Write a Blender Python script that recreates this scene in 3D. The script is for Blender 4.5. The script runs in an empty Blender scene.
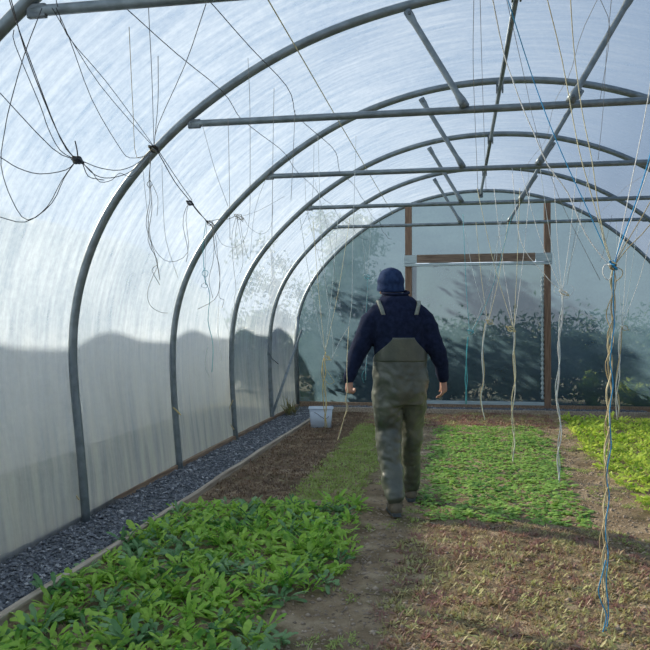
import bpy, bmesh, math, random
from mathutils import Vector, Matrix, noise
PI = math.pi
col = bpy.context.scene.collection
rnd = random.Random(11)
TWINE=[
 ('twine_bundle','nearest thick bundle of blue, white and tan twine hanging at the right','twine',[
  ('strand','tan',0.0048,[(0.713,3.671,1.679),(0.71,3.686,1.617),(0.724,3.695,1.554),(0.724,3.683,1.495),(0.712,3.667,1.437),(0.691,3.669,1.379),(0.695,3.685,1.32),(0.711,3.691,1.268),(0.71,3.677,1.218),(0.7,3.664,1.167),(0.684,3.67,1.115),(0.692,3.687,1.062),(0.7,3.688,1.006),(0.701,3.672,0.952),(0.687,3.662,0.898),(0.674,3.67,0.84),(0.682,3.686,0.781),(0.692,3.684,0.729),(0.693,3.668,0.678),(0.678,3.66,0.626),(0.668,3.672,0.57),(0.682,3.687,0.514),(0.685,3.68,0.462),(0.682,3.664,0.413),(0.665,3.659,0.358),(0.661,3.673,0.297),(0.679,3.686,0.238),(0.68,3.676,0.185),(0.671,3.66,0.134),(0.665,3.661,0.083),(0.664,3.676,0.025),(0.67,3.684,-0.029),(0.673,3.672,-0.075)]),
  ('strand','straw',0.0048,[(0.714,3.667,1.679),(0.703,3.678,1.617),(0.719,3.694,1.554),(0.723,3.689,1.495),(0.718,3.672,1.437),(0.701,3.666,1.379),(0.69,3.678,1.32),(0.701,3.691,1.268),(0.707,3.683,1.217),(0.699,3.666,1.167),(0.685,3.664,1.116),(0.686,3.68,1.063),(0.699,3.69,1.006),(0.698,3.679,0.951),(0.693,3.664,0.897),(0.677,3.665,0.841),(0.678,3.681,0.782),(0.693,3.688,0.728),(0.693,3.675,0.677),(0.68,3.66,0.627),(0.67,3.666,0.572),(0.676,3.683,0.514),(0.682,3.685,0.461),(0.689,3.671,0.411),(0.668,3.658,0.358),(0.666,3.667,0.299),(0.673,3.683,0.238),(0.677,3.682,0.183),(0.681,3.666,0.133),(0.664,3.657,0.084),(0.659,3.669,0.028),(0.663,3.683,-0.029),(0.666,3.678,-0.078)]),
  ('strand','tan',0.0048,[(0.724,3.688,1.68),(0.718,3.671,1.616),(0.71,3.668,1.553),(0.707,3.683,1.495),(0.715,3.694,1.437),(0.714,3.683,1.378),(0.702,3.666,1.321),(0.691,3.667,1.269),(0.694,3.683,1.217),(0.7,3.69,1.165),(0.709,3.679,1.115),(0.699,3.664,1.065),(0.687,3.668,1.008),(0.683,3.683,0.95),(0.701,3.689,0.894),(0.694,3.673,0.84),(0.683,3.661,0.786),(0.675,3.668,0.731),(0.683,3.685,0.675),(0.689,3.685,0.621),(0.692,3.67,0.572),(0.675,3.659,0.52),(0.666,3.669,0.464),(0.673,3.684,0.407),(0.682,3.682,0.352),(0.677,3.664,0.301),(0.664,3.658,0.246),(0.664,3.672,0.186),(0.676,3.685,0.125),(0.677,3.678,0.077),(0.669,3.661,0.032),(0.663,3.659,-0.019),(0.664,3.674,-0.077)]),
  ('strand','blue',0.0034,[(0.715,3.653,1.668),(0.711,3.653,1.599),(0.713,3.663,1.53),(0.716,3.669,1.472),(0.717,3.661,1.414),(0.707,3.651,1.356),(0.702,3.652,1.298),(0.699,3.662,1.239),(0.708,3.666,1.181),(0.71,3.658,1.124),(0.699,3.648,1.066),(0.694,3.652,1.01),(0.697,3.663,0.953),(0.701,3.664,0.897),(0.7,3.654,0.843),(0.687,3.646,0.789),(0.682,3.652,0.735),(0.684,3.661,0.68),(0.693,3.661,0.627),(0.687,3.65,0.576),(0.677,3.644,0.524),(0.675,3.652,0.469),(0.679,3.661,0.414),(0.687,3.658,0.359),(0.683,3.648,0.306),(0.677,3.645,0.251),(0.679,3.654,0.193),(0.687,3.662,0.134),(0.688,3.657,0.083),(0.682,3.646,0.034),(0.671,3.644,-0.02),(0.674,3.655,-0.077)]),
  ('strand','tan',0.003,[(0.726,3.704,1.672),(0.731,3.691,1.617),(0.716,3.663,1.563),(0.692,3.66,1.51),(0.686,3.684,1.457),(0.706,3.7,1.403),(0.719,3.684,1.35),(0.704,3.659,1.298),(0.679,3.66,1.242),(0.688,3.688,1.184),(0.707,3.699,1.127),(0.711,3.677,1.073),(0.692,3.655,1.019),(0.677,3.664,0.962),(0.68,3.69,0.903),(0.703,3.696,0.846),(0.698,3.67,0.794),(0.681,3.652,0.741),(0.67,3.667,0.685),(0.678,3.692,0.628),(0.689,3.69,0.576),(0.692,3.665,0.53),(0.665,3.65,0.48),(0.653,3.668,0.422),(0.658,3.69,0.363),(0.678,3.684,0.313),(0.663,3.656,0.263),(0.644,3.648,0.207),(0.632,3.669,0.141),(0.65,3.689,0.076),(0.668,3.678,0.011),(0.66,3.652,-0.049)]),
  ('strand','blue',0.0035,[(0.672,3.634,0.329),(0.655,3.627,0.261),(0.64,3.636,0.187),(0.655,3.65,0.125),(0.677,3.647,0.07),(0.663,3.63,0.015),(0.644,3.626,-0.044)]),
  ('strand','white',0.0035,[(0.716,3.681,1.689),(0.679,3.674,1.717),(0.588,3.658,1.843),(0.51,3.645,2.03),(0.418,3.629,2.161),(0.354,3.617,2.31),(0.304,3.609,2.427),(0.254,3.6,2.567),(0.213,3.593,2.698),(0.143,3.246,2.831)]),
  ('strand','blue',0.003,[(0.716,3.681,1.689),(0.69,3.685,1.75),(0.604,3.678,1.953),(0.509,3.67,2.166),(0.423,3.663,2.38),(0.341,3.658,2.619),(0.201,3.256,2.831)]),
  ('strand','straw',0.003,[(0.716,3.681,1.689),(0.684,3.675,1.764),(0.657,3.67,1.88),(0.611,3.663,2.044),(0.556,3.653,2.254),(0.484,3.641,2.651),(0.368,3.285,2.831)]),
  ('strand','straw',0.003,[(0.716,3.681,1.689),(0.679,3.674,1.81),(0.648,3.669,1.974),(0.62,3.664,2.184),(0.575,3.657,2.417),(0.539,3.65,2.697),(0.472,3.304,2.83)]),
  ('strand','white',0.003,[(0.72,3.681,1.689),(0.748,3.687,1.81),(0.804,3.697,2.09),(0.878,3.71,2.463),(0.863,3.373,2.829)]),
  ('strand','blue',0.0035,[(0.716,3.66,1.687),(0.745,3.671,1.785),(0.838,3.692,2.041),(0.932,3.714,2.368),(1.009,3.398,2.829)]),
  ('strand','white',0.003,[(0.72,3.681,1.689),(0.767,3.69,1.81),(0.864,3.707,2.09),(0.98,3.728,2.463),(1.055,3.406,2.829)]),
  ('strand','tan',0.003,[(0.72,3.681,1.689),(0.785,3.693,1.81),(0.887,3.711,1.987),(1.071,3.744,2.369),(1.246,3.44,2.829)]),
  ('strand','tan',0.003,[(0.72,3.681,1.689),(0.785,3.693,1.773),(0.896,3.713,1.894),(1.117,3.752,2.229),(1.446,3.476,2.828)]),
  ('knot_loop','tan',0.006,[(0.721,3.651,1.686),(0.724,3.669,1.678),(0.716,3.669,1.672),(0.702,3.651,1.674),(0.694,3.631,1.681),(0.698,3.628,1.689),(0.712,3.644,1.692),(0.724,3.665,1.687),(0.725,3.672,1.678)]),
  ('knot_loop','white',0.006,[(0.726,3.652,1.677),(0.731,3.67,1.672),(0.719,3.669,1.675),(0.7,3.65,1.682),(0.688,3.63,1.689),(0.693,3.627,1.691),(0.711,3.644,1.686),(0.728,3.666,1.678),(0.731,3.673,1.672)]),
  ('knot_loop','blue',0.006,[(0.691,3.646,1.692),(0.701,3.665,1.686),(0.717,3.669,1.677),(0.727,3.655,1.671),(0.723,3.636,1.674),(0.71,3.63,1.682),(0.697,3.641,1.691),(0.694,3.66,1.693),(0.702,3.668,1.686)]),
  ('knot_loop','blue',0.005,[(0.697,3.637,1.7),(0.705,3.655,1.709),(0.714,3.658,1.71),(0.718,3.643,1.704),(0.714,3.624,1.694),(0.706,3.619,1.689),(0.699,3.631,1.692),(0.699,3.651,1.701),(0.705,3.658,1.709)]),
  ('knot_loop','straw',0.005,[(0.717,3.64,1.691),(0.706,3.655,1.699),(0.696,3.655,1.707),(0.694,3.639,1.71),(0.703,3.622,1.704),(0.715,3.62,1.696),(0.723,3.636,1.69),(0.719,3.654,1.692),(0.706,3.658,1.699)]),
  ('knot_loop','blue',0.005,[(0.713,3.64,1.693),(0.726,3.659,1.691),(0.726,3.66,1.695),(0.71,3.642,1.703),(0.693,3.621,1.707),(0.688,3.616,1.706),(0.698,3.631,1.701),(0.716,3.653,1.694),(0.727,3.662,1.691)]),
  ('knot_loop','white',0.003,[(0.694,3.636,1.695),(0.667,3.631,1.686),(0.662,3.631,1.649),(0.685,3.635,1.621),(0.703,3.638,1.64)]),
  ('knot_loop','tan',0.003,[(0.712,3.639,1.686),(0.748,3.646,1.667),(0.748,3.646,1.64),(0.717,3.64,1.612)]),
 ]),
 ('twine_bundle','pale twine bundle with a looped knot, in front of the right door post','twine',[
  ('strand','white',0.0058,[(0.92,6.975,1.695),(0.93,6.973,1.574),(0.924,6.961,1.453),(0.902,6.954,1.334),(0.883,6.96,1.215),(0.895,6.97,1.096),(0.898,6.966,0.98),(0.885,6.952,0.864),(0.873,6.949,0.766),(0.877,6.96,0.667),(0.899,6.971,0.568),(0.915,6.966,0.47),(0.905,6.954,0.37),(0.878,6.951,0.268),(0.875,6.961,0.164),(0.889,6.968,0.062),(0.888,6.959,-0.038)]),
  ('strand','pale',0.0058,[(0.928,6.969,1.695),(0.923,6.958,1.574),(0.896,6.956,1.453),(0.895,6.966,1.334),(0.902,6.971,1.215),(0.902,6.962,1.096),(0.882,6.95,0.981),(0.861,6.951,0.864),(0.87,6.963,0.765),(0.892,6.968,0.666),(0.902,6.96,0.569),(0.9,6.952,0.472),(0.883,6.956,0.369),(0.888,6.967,0.266),(0.9,6.968,0.164),(0.894,6.956,0.064),(0.884,6.949,-0.037)]),
  ('strand','white',0.0058,[(0.921,6.976,1.695),(0.927,6.97,1.574),(0.916,6.957,1.453),(0.892,6.954,1.334),(0.892,6.965,1.215),(0.896,6.97,1.096),(0.893,6.961,0.98),(0.879,6.95,0.865),(0.866,6.951,0.766),(0.879,6.964,0.667),(0.899,6.97,0.568),(0.914,6.963,0.471),(0.902,6.953,0.37),(0.884,6.955,0.268),(0.882,6.965,0.164),(0.898,6.968,0.062),(0.887,6.955,-0.038)]),
  ('strand','white',0.003,[(0.921,6.966,1.712),(0.871,6.958,1.822),(0.719,6.931,2.213),(0.554,6.903,2.821)]),
  ('strand','pale',0.003,[(0.921,6.966,1.712),(0.895,6.962,1.821),(0.816,6.948,2.213),(0.73,6.934,2.821)]),
  ('strand','white',0.003,[(0.921,6.966,1.712),(0.94,6.97,1.821),(0.995,6.98,2.212),(1.056,6.991,2.82)]),
  ('strand','pale',0.003,[(0.921,6.966,1.712),(0.955,6.973,1.821),(1.058,6.991,2.212),(1.17,7.011,2.82)]),
  ('strand','white',0.003,[(0.921,6.966,1.712),(0.91,6.965,1.824),(0.879,6.959,2.222),(0.845,6.954,2.838)]),
  ('strand','white',0.004,[(0.921,6.966,1.721),(0.842,6.953,1.775),(0.737,6.934,1.9),(0.605,6.911,2.062),(0.535,6.899,2.276),(0.484,6.89,2.812)]),
  ('knot_loop','white',0.0055,[(0.916,6.925,1.673),(0.907,6.94,1.693),(0.918,6.944,1.713),(0.939,6.932,1.717),(0.956,6.917,1.703),(0.956,6.912,1.682),(0.939,6.923,1.668),(0.918,6.938,1.674),(0.908,6.944,1.694)]),
  ('knot_loop','tan',0.0055,[(0.961,6.933,1.669),(0.928,6.944,1.684),(0.898,6.94,1.706),(0.895,6.924,1.718),(0.92,6.91,1.711),(0.955,6.912,1.69),(0.974,6.929,1.672),(0.962,6.946,1.67),(0.928,6.947,1.685)]),
  ('knot_loop','white',0.0055,[(0.895,6.921,1.709),(0.926,6.944,1.689),(0.961,6.951,1.671),(0.975,6.938,1.67),(0.957,6.917,1.686),(0.921,6.906,1.707),(0.895,6.915,1.718),(0.897,6.935,1.709),(0.927,6.947,1.689)]),
  ('knot_loop','white',0.0025,[(0.862,6.905,1.755),(0.844,6.902,1.702),(0.897,6.911,1.666),(0.966,6.924,1.648),(1.019,6.933,1.719),(0.993,6.928,1.763)]),
 ]),
 ('twine_bundle','straw coloured twine bundle hanging over the middle of the low green bed','twine',[
  ('strand','straw',0.0062,[(0.575,7.913,1.347),(0.573,7.921,1.203),(0.578,7.929,1.083),(0.586,7.926,0.963),(0.584,7.915,0.844),(0.553,7.909,0.707),(0.546,7.918,0.57),(0.563,7.926,0.432),(0.575,7.921,0.32),(0.561,7.909,0.208),(0.55,7.909,0.095),(0.56,7.921,-0.02)]),
  ('strand','white',0.0062,[(0.575,7.914,1.347),(0.571,7.912,1.203),(0.563,7.92,1.083),(0.581,7.93,0.963),(0.584,7.924,0.843),(0.58,7.913,0.707),(0.559,7.911,0.57),(0.549,7.919,0.432),(0.56,7.925,0.319),(0.579,7.921,0.207),(0.564,7.909,0.095),(0.554,7.91,-0.018)]),
  ('strand','straw',0.0062,[(0.582,7.918,1.347),(0.579,7.913,1.203),(0.562,7.917,1.083),(0.57,7.927,0.963),(0.579,7.926,0.843),(0.58,7.916,0.707),(0.557,7.909,0.571),(0.544,7.915,0.433),(0.561,7.926,0.319),(0.576,7.923,0.206),(0.563,7.911,0.095),(0.556,7.909,-0.018)]),
  ('strand','straw',0.0035,[(0.572,7.92,1.367),(0.521,7.911,1.526),(0.368,7.885,2.05),(0.202,7.856,2.816)]),
  ('strand','white',0.0035,[(0.572,7.92,1.367),(0.545,7.915,1.526),(0.463,7.901,2.05),(0.374,7.886,2.815)]),
  ('strand','straw',0.0035,[(0.572,7.92,1.367),(0.581,7.922,1.525),(0.607,7.927,2.05),(0.636,7.933,2.815)]),
  ('strand','white',0.0035,[(0.572,7.92,1.367),(0.595,7.924,1.525),(0.663,7.937,2.05),(0.738,7.95,2.814)]),
  ('knot_loop','straw',0.0055,[(0.537,7.873,1.339),(0.514,7.886,1.351),(0.51,7.887,1.376),(0.528,7.874,1.394),(0.554,7.861,1.392),(0.57,7.859,1.372),(0.562,7.872,1.348),(0.537,7.886,1.339),(0.514,7.889,1.352)]),
  ('knot_loop','tan',0.0055,[(0.577,7.88,1.358),(0.588,7.899,1.34),(0.561,7.896,1.343),(0.518,7.873,1.364),(0.491,7.85,1.388),(0.501,7.847,1.396),(0.54,7.868,1.383),(0.579,7.894,1.358),(0.588,7.902,1.34)]),
  ('knot_loop','straw',0.0055,[(0.538,7.873,1.356),(0.578,7.897,1.34),(0.588,7.901,1.344),(0.561,7.88,1.366),(0.518,7.854,1.389),(0.491,7.846,1.396),(0.501,7.861,1.381),(0.54,7.887,1.356),(0.578,7.901,1.339)]),
 ]),
 ('twine_bundle','teal twine bundle hanging just right of the person in dark clothes','twine',[
  ('strand','teal',0.007,[(0.134,9.671,1.255),(0.119,9.662,1.09),(0.107,9.662,0.9),(0.095,9.667,0.71),(0.112,9.671,0.558),(0.109,9.664,0.406)]),
  ('strand','teal',0.007,[(0.13,9.666,1.255),(0.112,9.67,1.09),(0.113,9.672,0.9),(0.121,9.667,0.71),(0.106,9.659,0.559),(0.102,9.661,0.407)]),
  ('strand','teal',0.004,[(0.157,9.674,1.306),(0.145,9.673,1.41),(0.111,9.667,1.907),(0.073,9.661,2.813)]),
  ('strand','pale',0.004,[(0.157,9.674,1.306),(0.214,9.685,1.41),(0.385,9.715,1.907),(0.572,9.749,2.812)]),
  ('strand','teal',0.004,[(0.157,9.674,1.306),(0.23,9.687,1.41),(0.447,9.726,1.906),(0.685,9.769,2.812)]),
  ('knot_loop','teal',0.006,[(0.156,9.623,1.295),(0.14,9.638,1.313),(0.146,9.64,1.335),(0.169,9.629,1.345),(0.192,9.615,1.335),(0.197,9.611,1.313),(0.181,9.622,1.295),(0.156,9.637,1.295),(0.14,9.641,1.313)]),
  ('knot_loop','pale',0.006,[(0.16,9.624,1.309),(0.129,9.636,1.332),(0.129,9.637,1.345),(0.159,9.627,1.338),(0.196,9.615,1.316),(0.213,9.614,1.297),(0.197,9.625,1.294),(0.159,9.637,1.31),(0.129,9.639,1.333)]),
  ('knot_loop','teal',0.006,[(0.124,9.618,1.342),(0.143,9.638,1.324),(0.181,9.646,1.301),(0.21,9.636,1.292),(0.208,9.617,1.303),(0.176,9.608,1.326),(0.139,9.615,1.343),(0.124,9.631,1.342),(0.143,9.641,1.323)]),
 ]),
 ('twine_bundle','thin white and tan twine bundle hanging left of the bed centre, near the door opening','twine',[
  ('strand','white',0.007,[(0.386,10.518,1.433),(0.346,10.516,1.199),(0.34,10.525,0.993),(0.348,10.528,0.787),(0.347,10.517,0.616),(0.316,10.505,0.445),(0.331,10.514,0.273),(0.373,10.532,0.1)]),
  ('strand','tan',0.007,[(0.377,10.517,1.433),(0.344,10.52,1.199),(0.346,10.529,0.993),(0.364,10.527,0.787),(0.349,10.514,0.616),(0.309,10.505,0.445),(0.324,10.517,0.272),(0.377,10.534,0.099)]),
  ('strand','white',0.007,[(0.39,10.521,1.433),(0.354,10.514,1.199),(0.328,10.52,0.993),(0.343,10.528,0.787),(0.356,10.523,0.615),(0.32,10.507,0.445),(0.335,10.511,0.273),(0.368,10.527,0.1)]),
  ('strand','pale',0.004,[(0.414,10.532,1.446),(0.368,10.524,1.58),(0.23,10.5,2.065),(0.079,10.474,2.821)]),
  ('strand','straw',0.004,[(0.414,10.532,1.446),(0.392,10.529,1.58),(0.326,10.517,2.065),(0.255,10.506,2.82)]),
  ('strand','pale',0.004,[(0.414,10.532,1.446),(0.437,10.536,1.58),(0.505,10.549,2.064),(0.58,10.563,2.819)]),
  ('strand','straw',0.004,[(0.414,10.532,1.446),(0.452,10.539,1.58),(0.564,10.559,2.064),(0.688,10.582,2.819)]),
  ('knot_loop','tan',0.006,[(0.407,10.48,1.429),(0.405,10.497,1.458),(0.428,10.503,1.478),(0.46,10.493,1.474),(0.476,10.477,1.449),(0.464,10.471,1.422),(0.434,10.479,1.413),(0.407,10.494,1.429),(0.405,10.5,1.458)]),
  ('knot_loop','white',0.006,[(0.431,10.484,1.432),(0.391,10.495,1.462),(0.387,10.495,1.479),(0.423,10.486,1.472),(0.471,10.476,1.445),(0.495,10.476,1.419),(0.477,10.487,1.414),(0.43,10.498,1.433),(0.391,10.497,1.462)]),
  ('knot_loop','tan',0.006,[(0.438,10.486,1.433),(0.483,10.511,1.414),(0.495,10.514,1.419),(0.465,10.493,1.445),(0.415,10.466,1.471),(0.384,10.457,1.479),(0.394,10.472,1.462),(0.439,10.499,1.433),(0.484,10.514,1.414)]),
 ]),
 ('twine_bundle','distant pale twine bundle hanging over the bright green bed at the far right','twine',[
  ('strand','white',0.008,[(2.217,10.859,1.359),(2.202,10.855,1.126),(2.198,10.842,0.92),(2.164,10.83,0.715),(2.141,10.835,0.56),(2.151,10.848,0.404),(2.181,10.849,0.25),(2.166,10.834,0.097)]),
  ('strand','tan',0.008,[(2.227,10.862,1.359),(2.213,10.848,1.126),(2.184,10.834,0.92),(2.152,10.834,0.714),(2.146,10.845,0.559),(2.183,10.852,0.404),(2.189,10.841,0.251),(2.162,10.829,0.097)]),
  ('strand','white',0.008,[(2.21,10.846,1.359),(2.181,10.853,1.126),(2.19,10.853,0.92),(2.193,10.841,0.714),(2.169,10.831,0.56),(2.144,10.836,0.405),(2.147,10.847,0.249),(2.16,10.845,0.095)]),
  ('strand','pale',0.004,[(2.226,10.852,1.387),(2.216,10.85,1.543),(2.183,10.845,2.06),(2.149,10.84,2.815)]),
  ('strand','white',0.004,[(2.226,10.852,1.387),(2.238,10.854,1.543),(2.273,10.861,2.06),(2.311,10.868,2.815)]),
  ('strand','pale',0.004,[(2.226,10.852,1.387),(2.257,10.858,1.543),(2.347,10.874,2.059),(2.446,10.892,2.815)]),
  ('strand','white',0.004,[(2.226,10.852,1.387),(2.288,10.863,1.543),(2.473,10.896,2.059),(2.597,10.608,2.773)]),
  ('knot_loop','tan',0.006,[(2.283,10.811,1.383),(2.297,10.831,1.355),(2.279,10.829,1.331),(2.243,10.807,1.328),(2.217,10.784,1.349),(2.22,10.781,1.378),(2.251,10.8,1.393),(2.286,10.825,1.382),(2.298,10.834,1.355)]),
  ('knot_loop','pale',0.006,[(2.291,10.813,1.328),(2.247,10.822,1.348),(2.209,10.817,1.377),(2.206,10.801,1.393),(2.241,10.789,1.383),(2.287,10.793,1.356),(2.311,10.811,1.331),(2.293,10.826,1.328),(2.247,10.825,1.349)]),
  ('knot_loop','white',0.006,[(2.207,10.798,1.379),(2.251,10.823,1.35),(2.298,10.832,1.328),(2.313,10.819,1.33),(2.284,10.796,1.354),(2.235,10.783,1.382),(2.202,10.791,1.393),(2.21,10.812,1.379),(2.253,10.826,1.35)]),
 ]),
 ('twine_bundle','golden straw twine bundle hanging in front of the white tub','twine',[
  ('strand','gold',0.007,[(-1.709,9.742,1.055),(-1.747,9.736,0.923),(-1.765,9.746,0.771),(-1.74,9.756,0.618),(-1.702,9.752,0.368),(-1.716,9.739,0.211),(-1.725,9.741,0.052)]),
  ('strand','straw',0.007,[(-1.706,9.742,1.055),(-1.751,9.746,0.923),(-1.746,9.755,0.77),(-1.715,9.753,0.619),(-1.712,9.741,0.369),(-1.729,9.738,0.211),(-1.719,9.753,0.051)]),
  ('strand','gold',0.007,[(-1.716,9.76,1.054),(-1.726,9.755,0.922),(-1.712,9.744,0.771),(-1.749,9.733,0.62),(-1.744,9.745,0.368),(-1.723,9.759,0.209),(-1.697,9.757,0.051)]),
  ('strand','pale',0.0036,[(-1.722,9.749,1.055),(-1.766,9.741,1.247),(-1.898,9.718,1.887),(-1.885,8.945,2.716)]),
  ('strand','straw',0.0036,[(-1.722,9.749,1.055),(-1.743,9.745,1.247),(-1.805,9.735,1.887),(-1.818,9.435,2.782)]),
  ('strand','pale',0.0036,[(-1.722,9.749,1.055),(-1.698,9.753,1.247),(-1.627,9.766,1.886),(-1.549,9.781,2.823)]),
  ('strand','straw',0.0036,[(-1.722,9.749,1.055),(-1.676,9.757,1.247),(-1.541,9.781,1.886),(-1.393,9.809,2.823)]),
  ('knot_loop','gold',0.006,[(-1.719,9.709,0.982),(-1.706,9.728,1.001),(-1.679,9.734,1.002),(-1.659,9.722,0.984),(-1.662,9.703,0.961),(-1.685,9.695,0.951),(-1.712,9.704,0.96),(-1.722,9.721,0.982),(-1.706,9.731,1.001)]),
  ('knot_loop','pale',0.006,[(-1.728,9.707,1.005),(-1.696,9.73,0.993),(-1.658,9.738,0.97),(-1.643,9.725,0.952),(-1.663,9.703,0.953),(-1.703,9.692,0.973),(-1.732,9.701,0.995),(-1.73,9.72,1.004),(-1.696,9.733,0.993)]),
  ('knot_loop','gold',0.006,[(-1.689,9.714,0.989),(-1.729,9.724,1.003),(-1.737,9.724,0.998),(-1.709,9.713,0.977),(-1.665,9.703,0.956),(-1.64,9.703,0.951),(-1.652,9.715,0.965),(-1.692,9.727,0.989),(-1.73,9.727,1.003)]),
  ('knot_loop','gold',0.003,[(-1.719,9.729,0.845),(-1.628,9.745,0.713),(-1.602,9.749,0.66),(-1.667,9.738,0.634),(-1.719,9.729,0.687)]),
 ]),
 ('twine_bundle','straw twine held in the left hand of the person, its loose end trailing down','twine',[
  ('strand','straw',0.003,[(-0.81,5.558,0.928),(-0.829,5.56,0.853),(-0.818,5.568,0.799),(-0.842,5.561,0.702),(-0.864,5.549,0.613),(-0.884,5.545,0.554)]),
  ('strand','tan',0.003,[(-0.813,5.562,0.928),(-0.825,5.566,0.852),(-0.81,5.567,0.8),(-0.842,5.554,0.703),(-0.869,5.547,0.614),(-0.888,5.55,0.553)]),
  ('strand','straw',0.003,[(-0.808,5.564,0.912),(-0.815,5.563,0.995),(-0.815,5.563,1.152),(-0.8,5.566,1.407)]),
  ('strand','pale',0.0022,[(-0.8,5.566,1.407),(-0.777,5.57,1.602),(-0.769,5.572,2.051),(-0.745,5.577,2.831)]),
  ('strand','pale',0.0022,[(-0.8,5.566,1.407),(-0.881,5.551,1.265),(-0.933,5.542,1.138)]),
  ('strand','pale',0.002,[(-0.933,5.542,1.138),(-0.918,5.545,1.302),(-0.998,5.531,1.977),(-1.025,5.527,2.831)]),
 ]),
 ('twine_bundle','small teal twine bundle hanging just left of the navy knitted hat','twine',[
  ('strand','teal',0.0035,[(-1.088,9.154,2.024),(-1.084,9.149,1.87),(-1.09,9.145,1.717),(-1.101,9.148,1.564),(-1.096,9.153,1.41),(-1.082,9.154,1.257),(-1.088,9.147,1.104),(-1.101,9.143,0.92),(-1.112,9.146,0.736)]),
  ('strand','pale',0.0035,[(-1.084,9.154,2.024),(-1.081,9.149,1.87),(-1.096,9.144,1.717),(-1.104,9.148,1.564),(-1.09,9.155,1.41),(-1.082,9.153,1.257),(-1.083,9.147,1.104),(-1.107,9.142,0.92),(-1.108,9.148,0.736)]),
  ('strand','pale',0.002,[(-1.09,9.15,1.987),(-1.102,9.148,2.088),(-1.136,9.143,2.392),(-1.173,9.136,2.797)]),
  ('strand','pale',0.002,[(-1.09,9.15,1.987),(-1.082,9.152,2.088),(-1.056,9.157,2.392),(-1.028,9.162,2.796)]),
  ('knot_loop','teal',0.004,[(-1.1,9.098,1.974),(-1.115,9.112,1.994),(-1.107,9.115,2.015),(-1.081,9.104,2.022),(-1.058,9.09,2.009),(-1.055,9.086,1.986),(-1.075,9.097,1.971),(-1.102,9.111,1.975),(-1.116,9.115,1.995)]),
  ('knot_loop','pale',0.004,[(-1.078,9.102,1.979),(-1.116,9.112,2.002),(-1.13,9.111,2.02),(-1.109,9.099,2.02),(-1.07,9.088,2.002),(-1.042,9.089,1.98),(-1.046,9.102,1.97),(-1.08,9.115,1.98),(-1.117,9.115,2.002)]),
  ('knot_loop','teal',0.004,[(-1.102,9.097,2.016),(-1.128,9.11,2.022),(-1.121,9.113,2.009),(-1.085,9.103,1.986),(-1.049,9.091,1.97),(-1.04,9.089,1.974),(-1.065,9.098,1.995),(-1.105,9.11,2.017),(-1.129,9.113,2.023)]),
  ('strand','teal',0.0025,[(-1.093,9.149,0.908),(-1.154,9.138,0.797),(-1.13,9.142,0.699)]),
 ]),
 ('twine_tangle','dark twine knot with strands radiating to the roof, nearest at the upper left','twine',[
  ('strand','dark',0.003,[(-1.801,3.339,2.212),(-1.798,3.187,2.28),(-1.849,3.026,2.586),(-1.827,2.877,2.71),(-1.767,2.736,2.74)]),
  ('strand','dark',0.003,[(-1.801,3.339,2.212),(-1.771,3.191,2.239),(-1.754,3.042,2.322),(-1.786,2.885,2.575),(-1.759,2.737,2.74)]),
  ('strand','dark',0.0028,[(-1.801,3.339,2.212),(-1.861,3.226,2.246),(-2.039,3.094,2.472),(-2.066,2.987,2.534)]),
  ('strand','dark',0.0025,[(-1.801,3.339,2.212),(-1.835,3.251,2.241),(-1.847,3.168,2.324),(-1.839,3.088,2.406),(-1.902,2.996,2.645),(-1.86,2.922,2.679)]),
  ('strand','dark',0.0028,[(-1.801,3.339,2.207),(-1.828,3.293,2.156),(-1.927,3.235,2.129),(-2.006,3.18,2.149),(-2.064,3.13,2.191),(-2.107,3.081,2.214)]),
  ('strand','dark',0.0025,[(-1.801,3.339,2.207),(-1.823,3.267,2.112),(-1.844,3.195,1.984),(-1.916,3.115,1.896),(-1.948,3.042,1.976),(-1.956,2.973,2.117),(-1.899,2.915,2.253),(-1.838,2.858,2.34),(-1.742,2.808,2.524),(-1.633,2.759,2.688)]),
  ('strand','dark',0.0025,[(-1.801,3.339,2.207),(-1.847,3.29,2.108),(-1.895,3.24,1.974),(-1.975,3.186,1.898),(-2.065,3.129,1.916),(-2.13,3.077,1.933)]),
  ('strand','dark',0.004,[(-1.767,3.294,2.21),(-1.771,3.293,2.248),(-1.78,3.291,2.291)]),
  ('knot_loop','dark',0.007,[(-1.796,3.319,2.215),(-1.792,3.337,2.226),(-1.779,3.341,2.222),(-1.766,3.327,2.206),(-1.765,3.309,2.191),(-1.777,3.303,2.189),(-1.795,3.314,2.201),(-1.802,3.331,2.218),(-1.793,3.34,2.227)]),
  ('knot_loop','dark',0.007,[(-1.794,3.319,2.207),(-1.815,3.333,2.222),(-1.809,3.335,2.226),(-1.781,3.325,2.215),(-1.753,3.311,2.198),(-1.748,3.308,2.189),(-1.77,3.318,2.194),(-1.801,3.332,2.21),(-1.817,3.336,2.223)]),
  ('knot_loop','dark',0.007,[(-1.799,3.319,2.221),(-1.815,3.333,2.224),(-1.805,3.336,2.214),(-1.775,3.326,2.198),(-1.75,3.312,2.189),(-1.75,3.308,2.194),(-1.775,3.317,2.21),(-1.806,3.331,2.224),(-1.817,3.336,2.225)]),
  ('knot_loop','dark',0.006,[(-1.777,3.312,2.192),(-1.796,3.326,2.192),(-1.806,3.326,2.199),(-1.8,3.311,2.205),(-1.782,3.296,2.208),(-1.769,3.294,2.206),(-1.77,3.308,2.2),(-1.784,3.324,2.195),(-1.798,3.329,2.193)]),
  ('knot_loop','greytan',0.006,[(-1.781,3.312,2.204),(-1.776,3.33,2.197),(-1.778,3.331,2.193),(-1.784,3.314,2.193),(-1.791,3.294,2.199),(-1.796,3.289,2.206),(-1.794,3.304,2.21),(-1.787,3.324,2.206),(-1.777,3.332,2.198)]),
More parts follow.
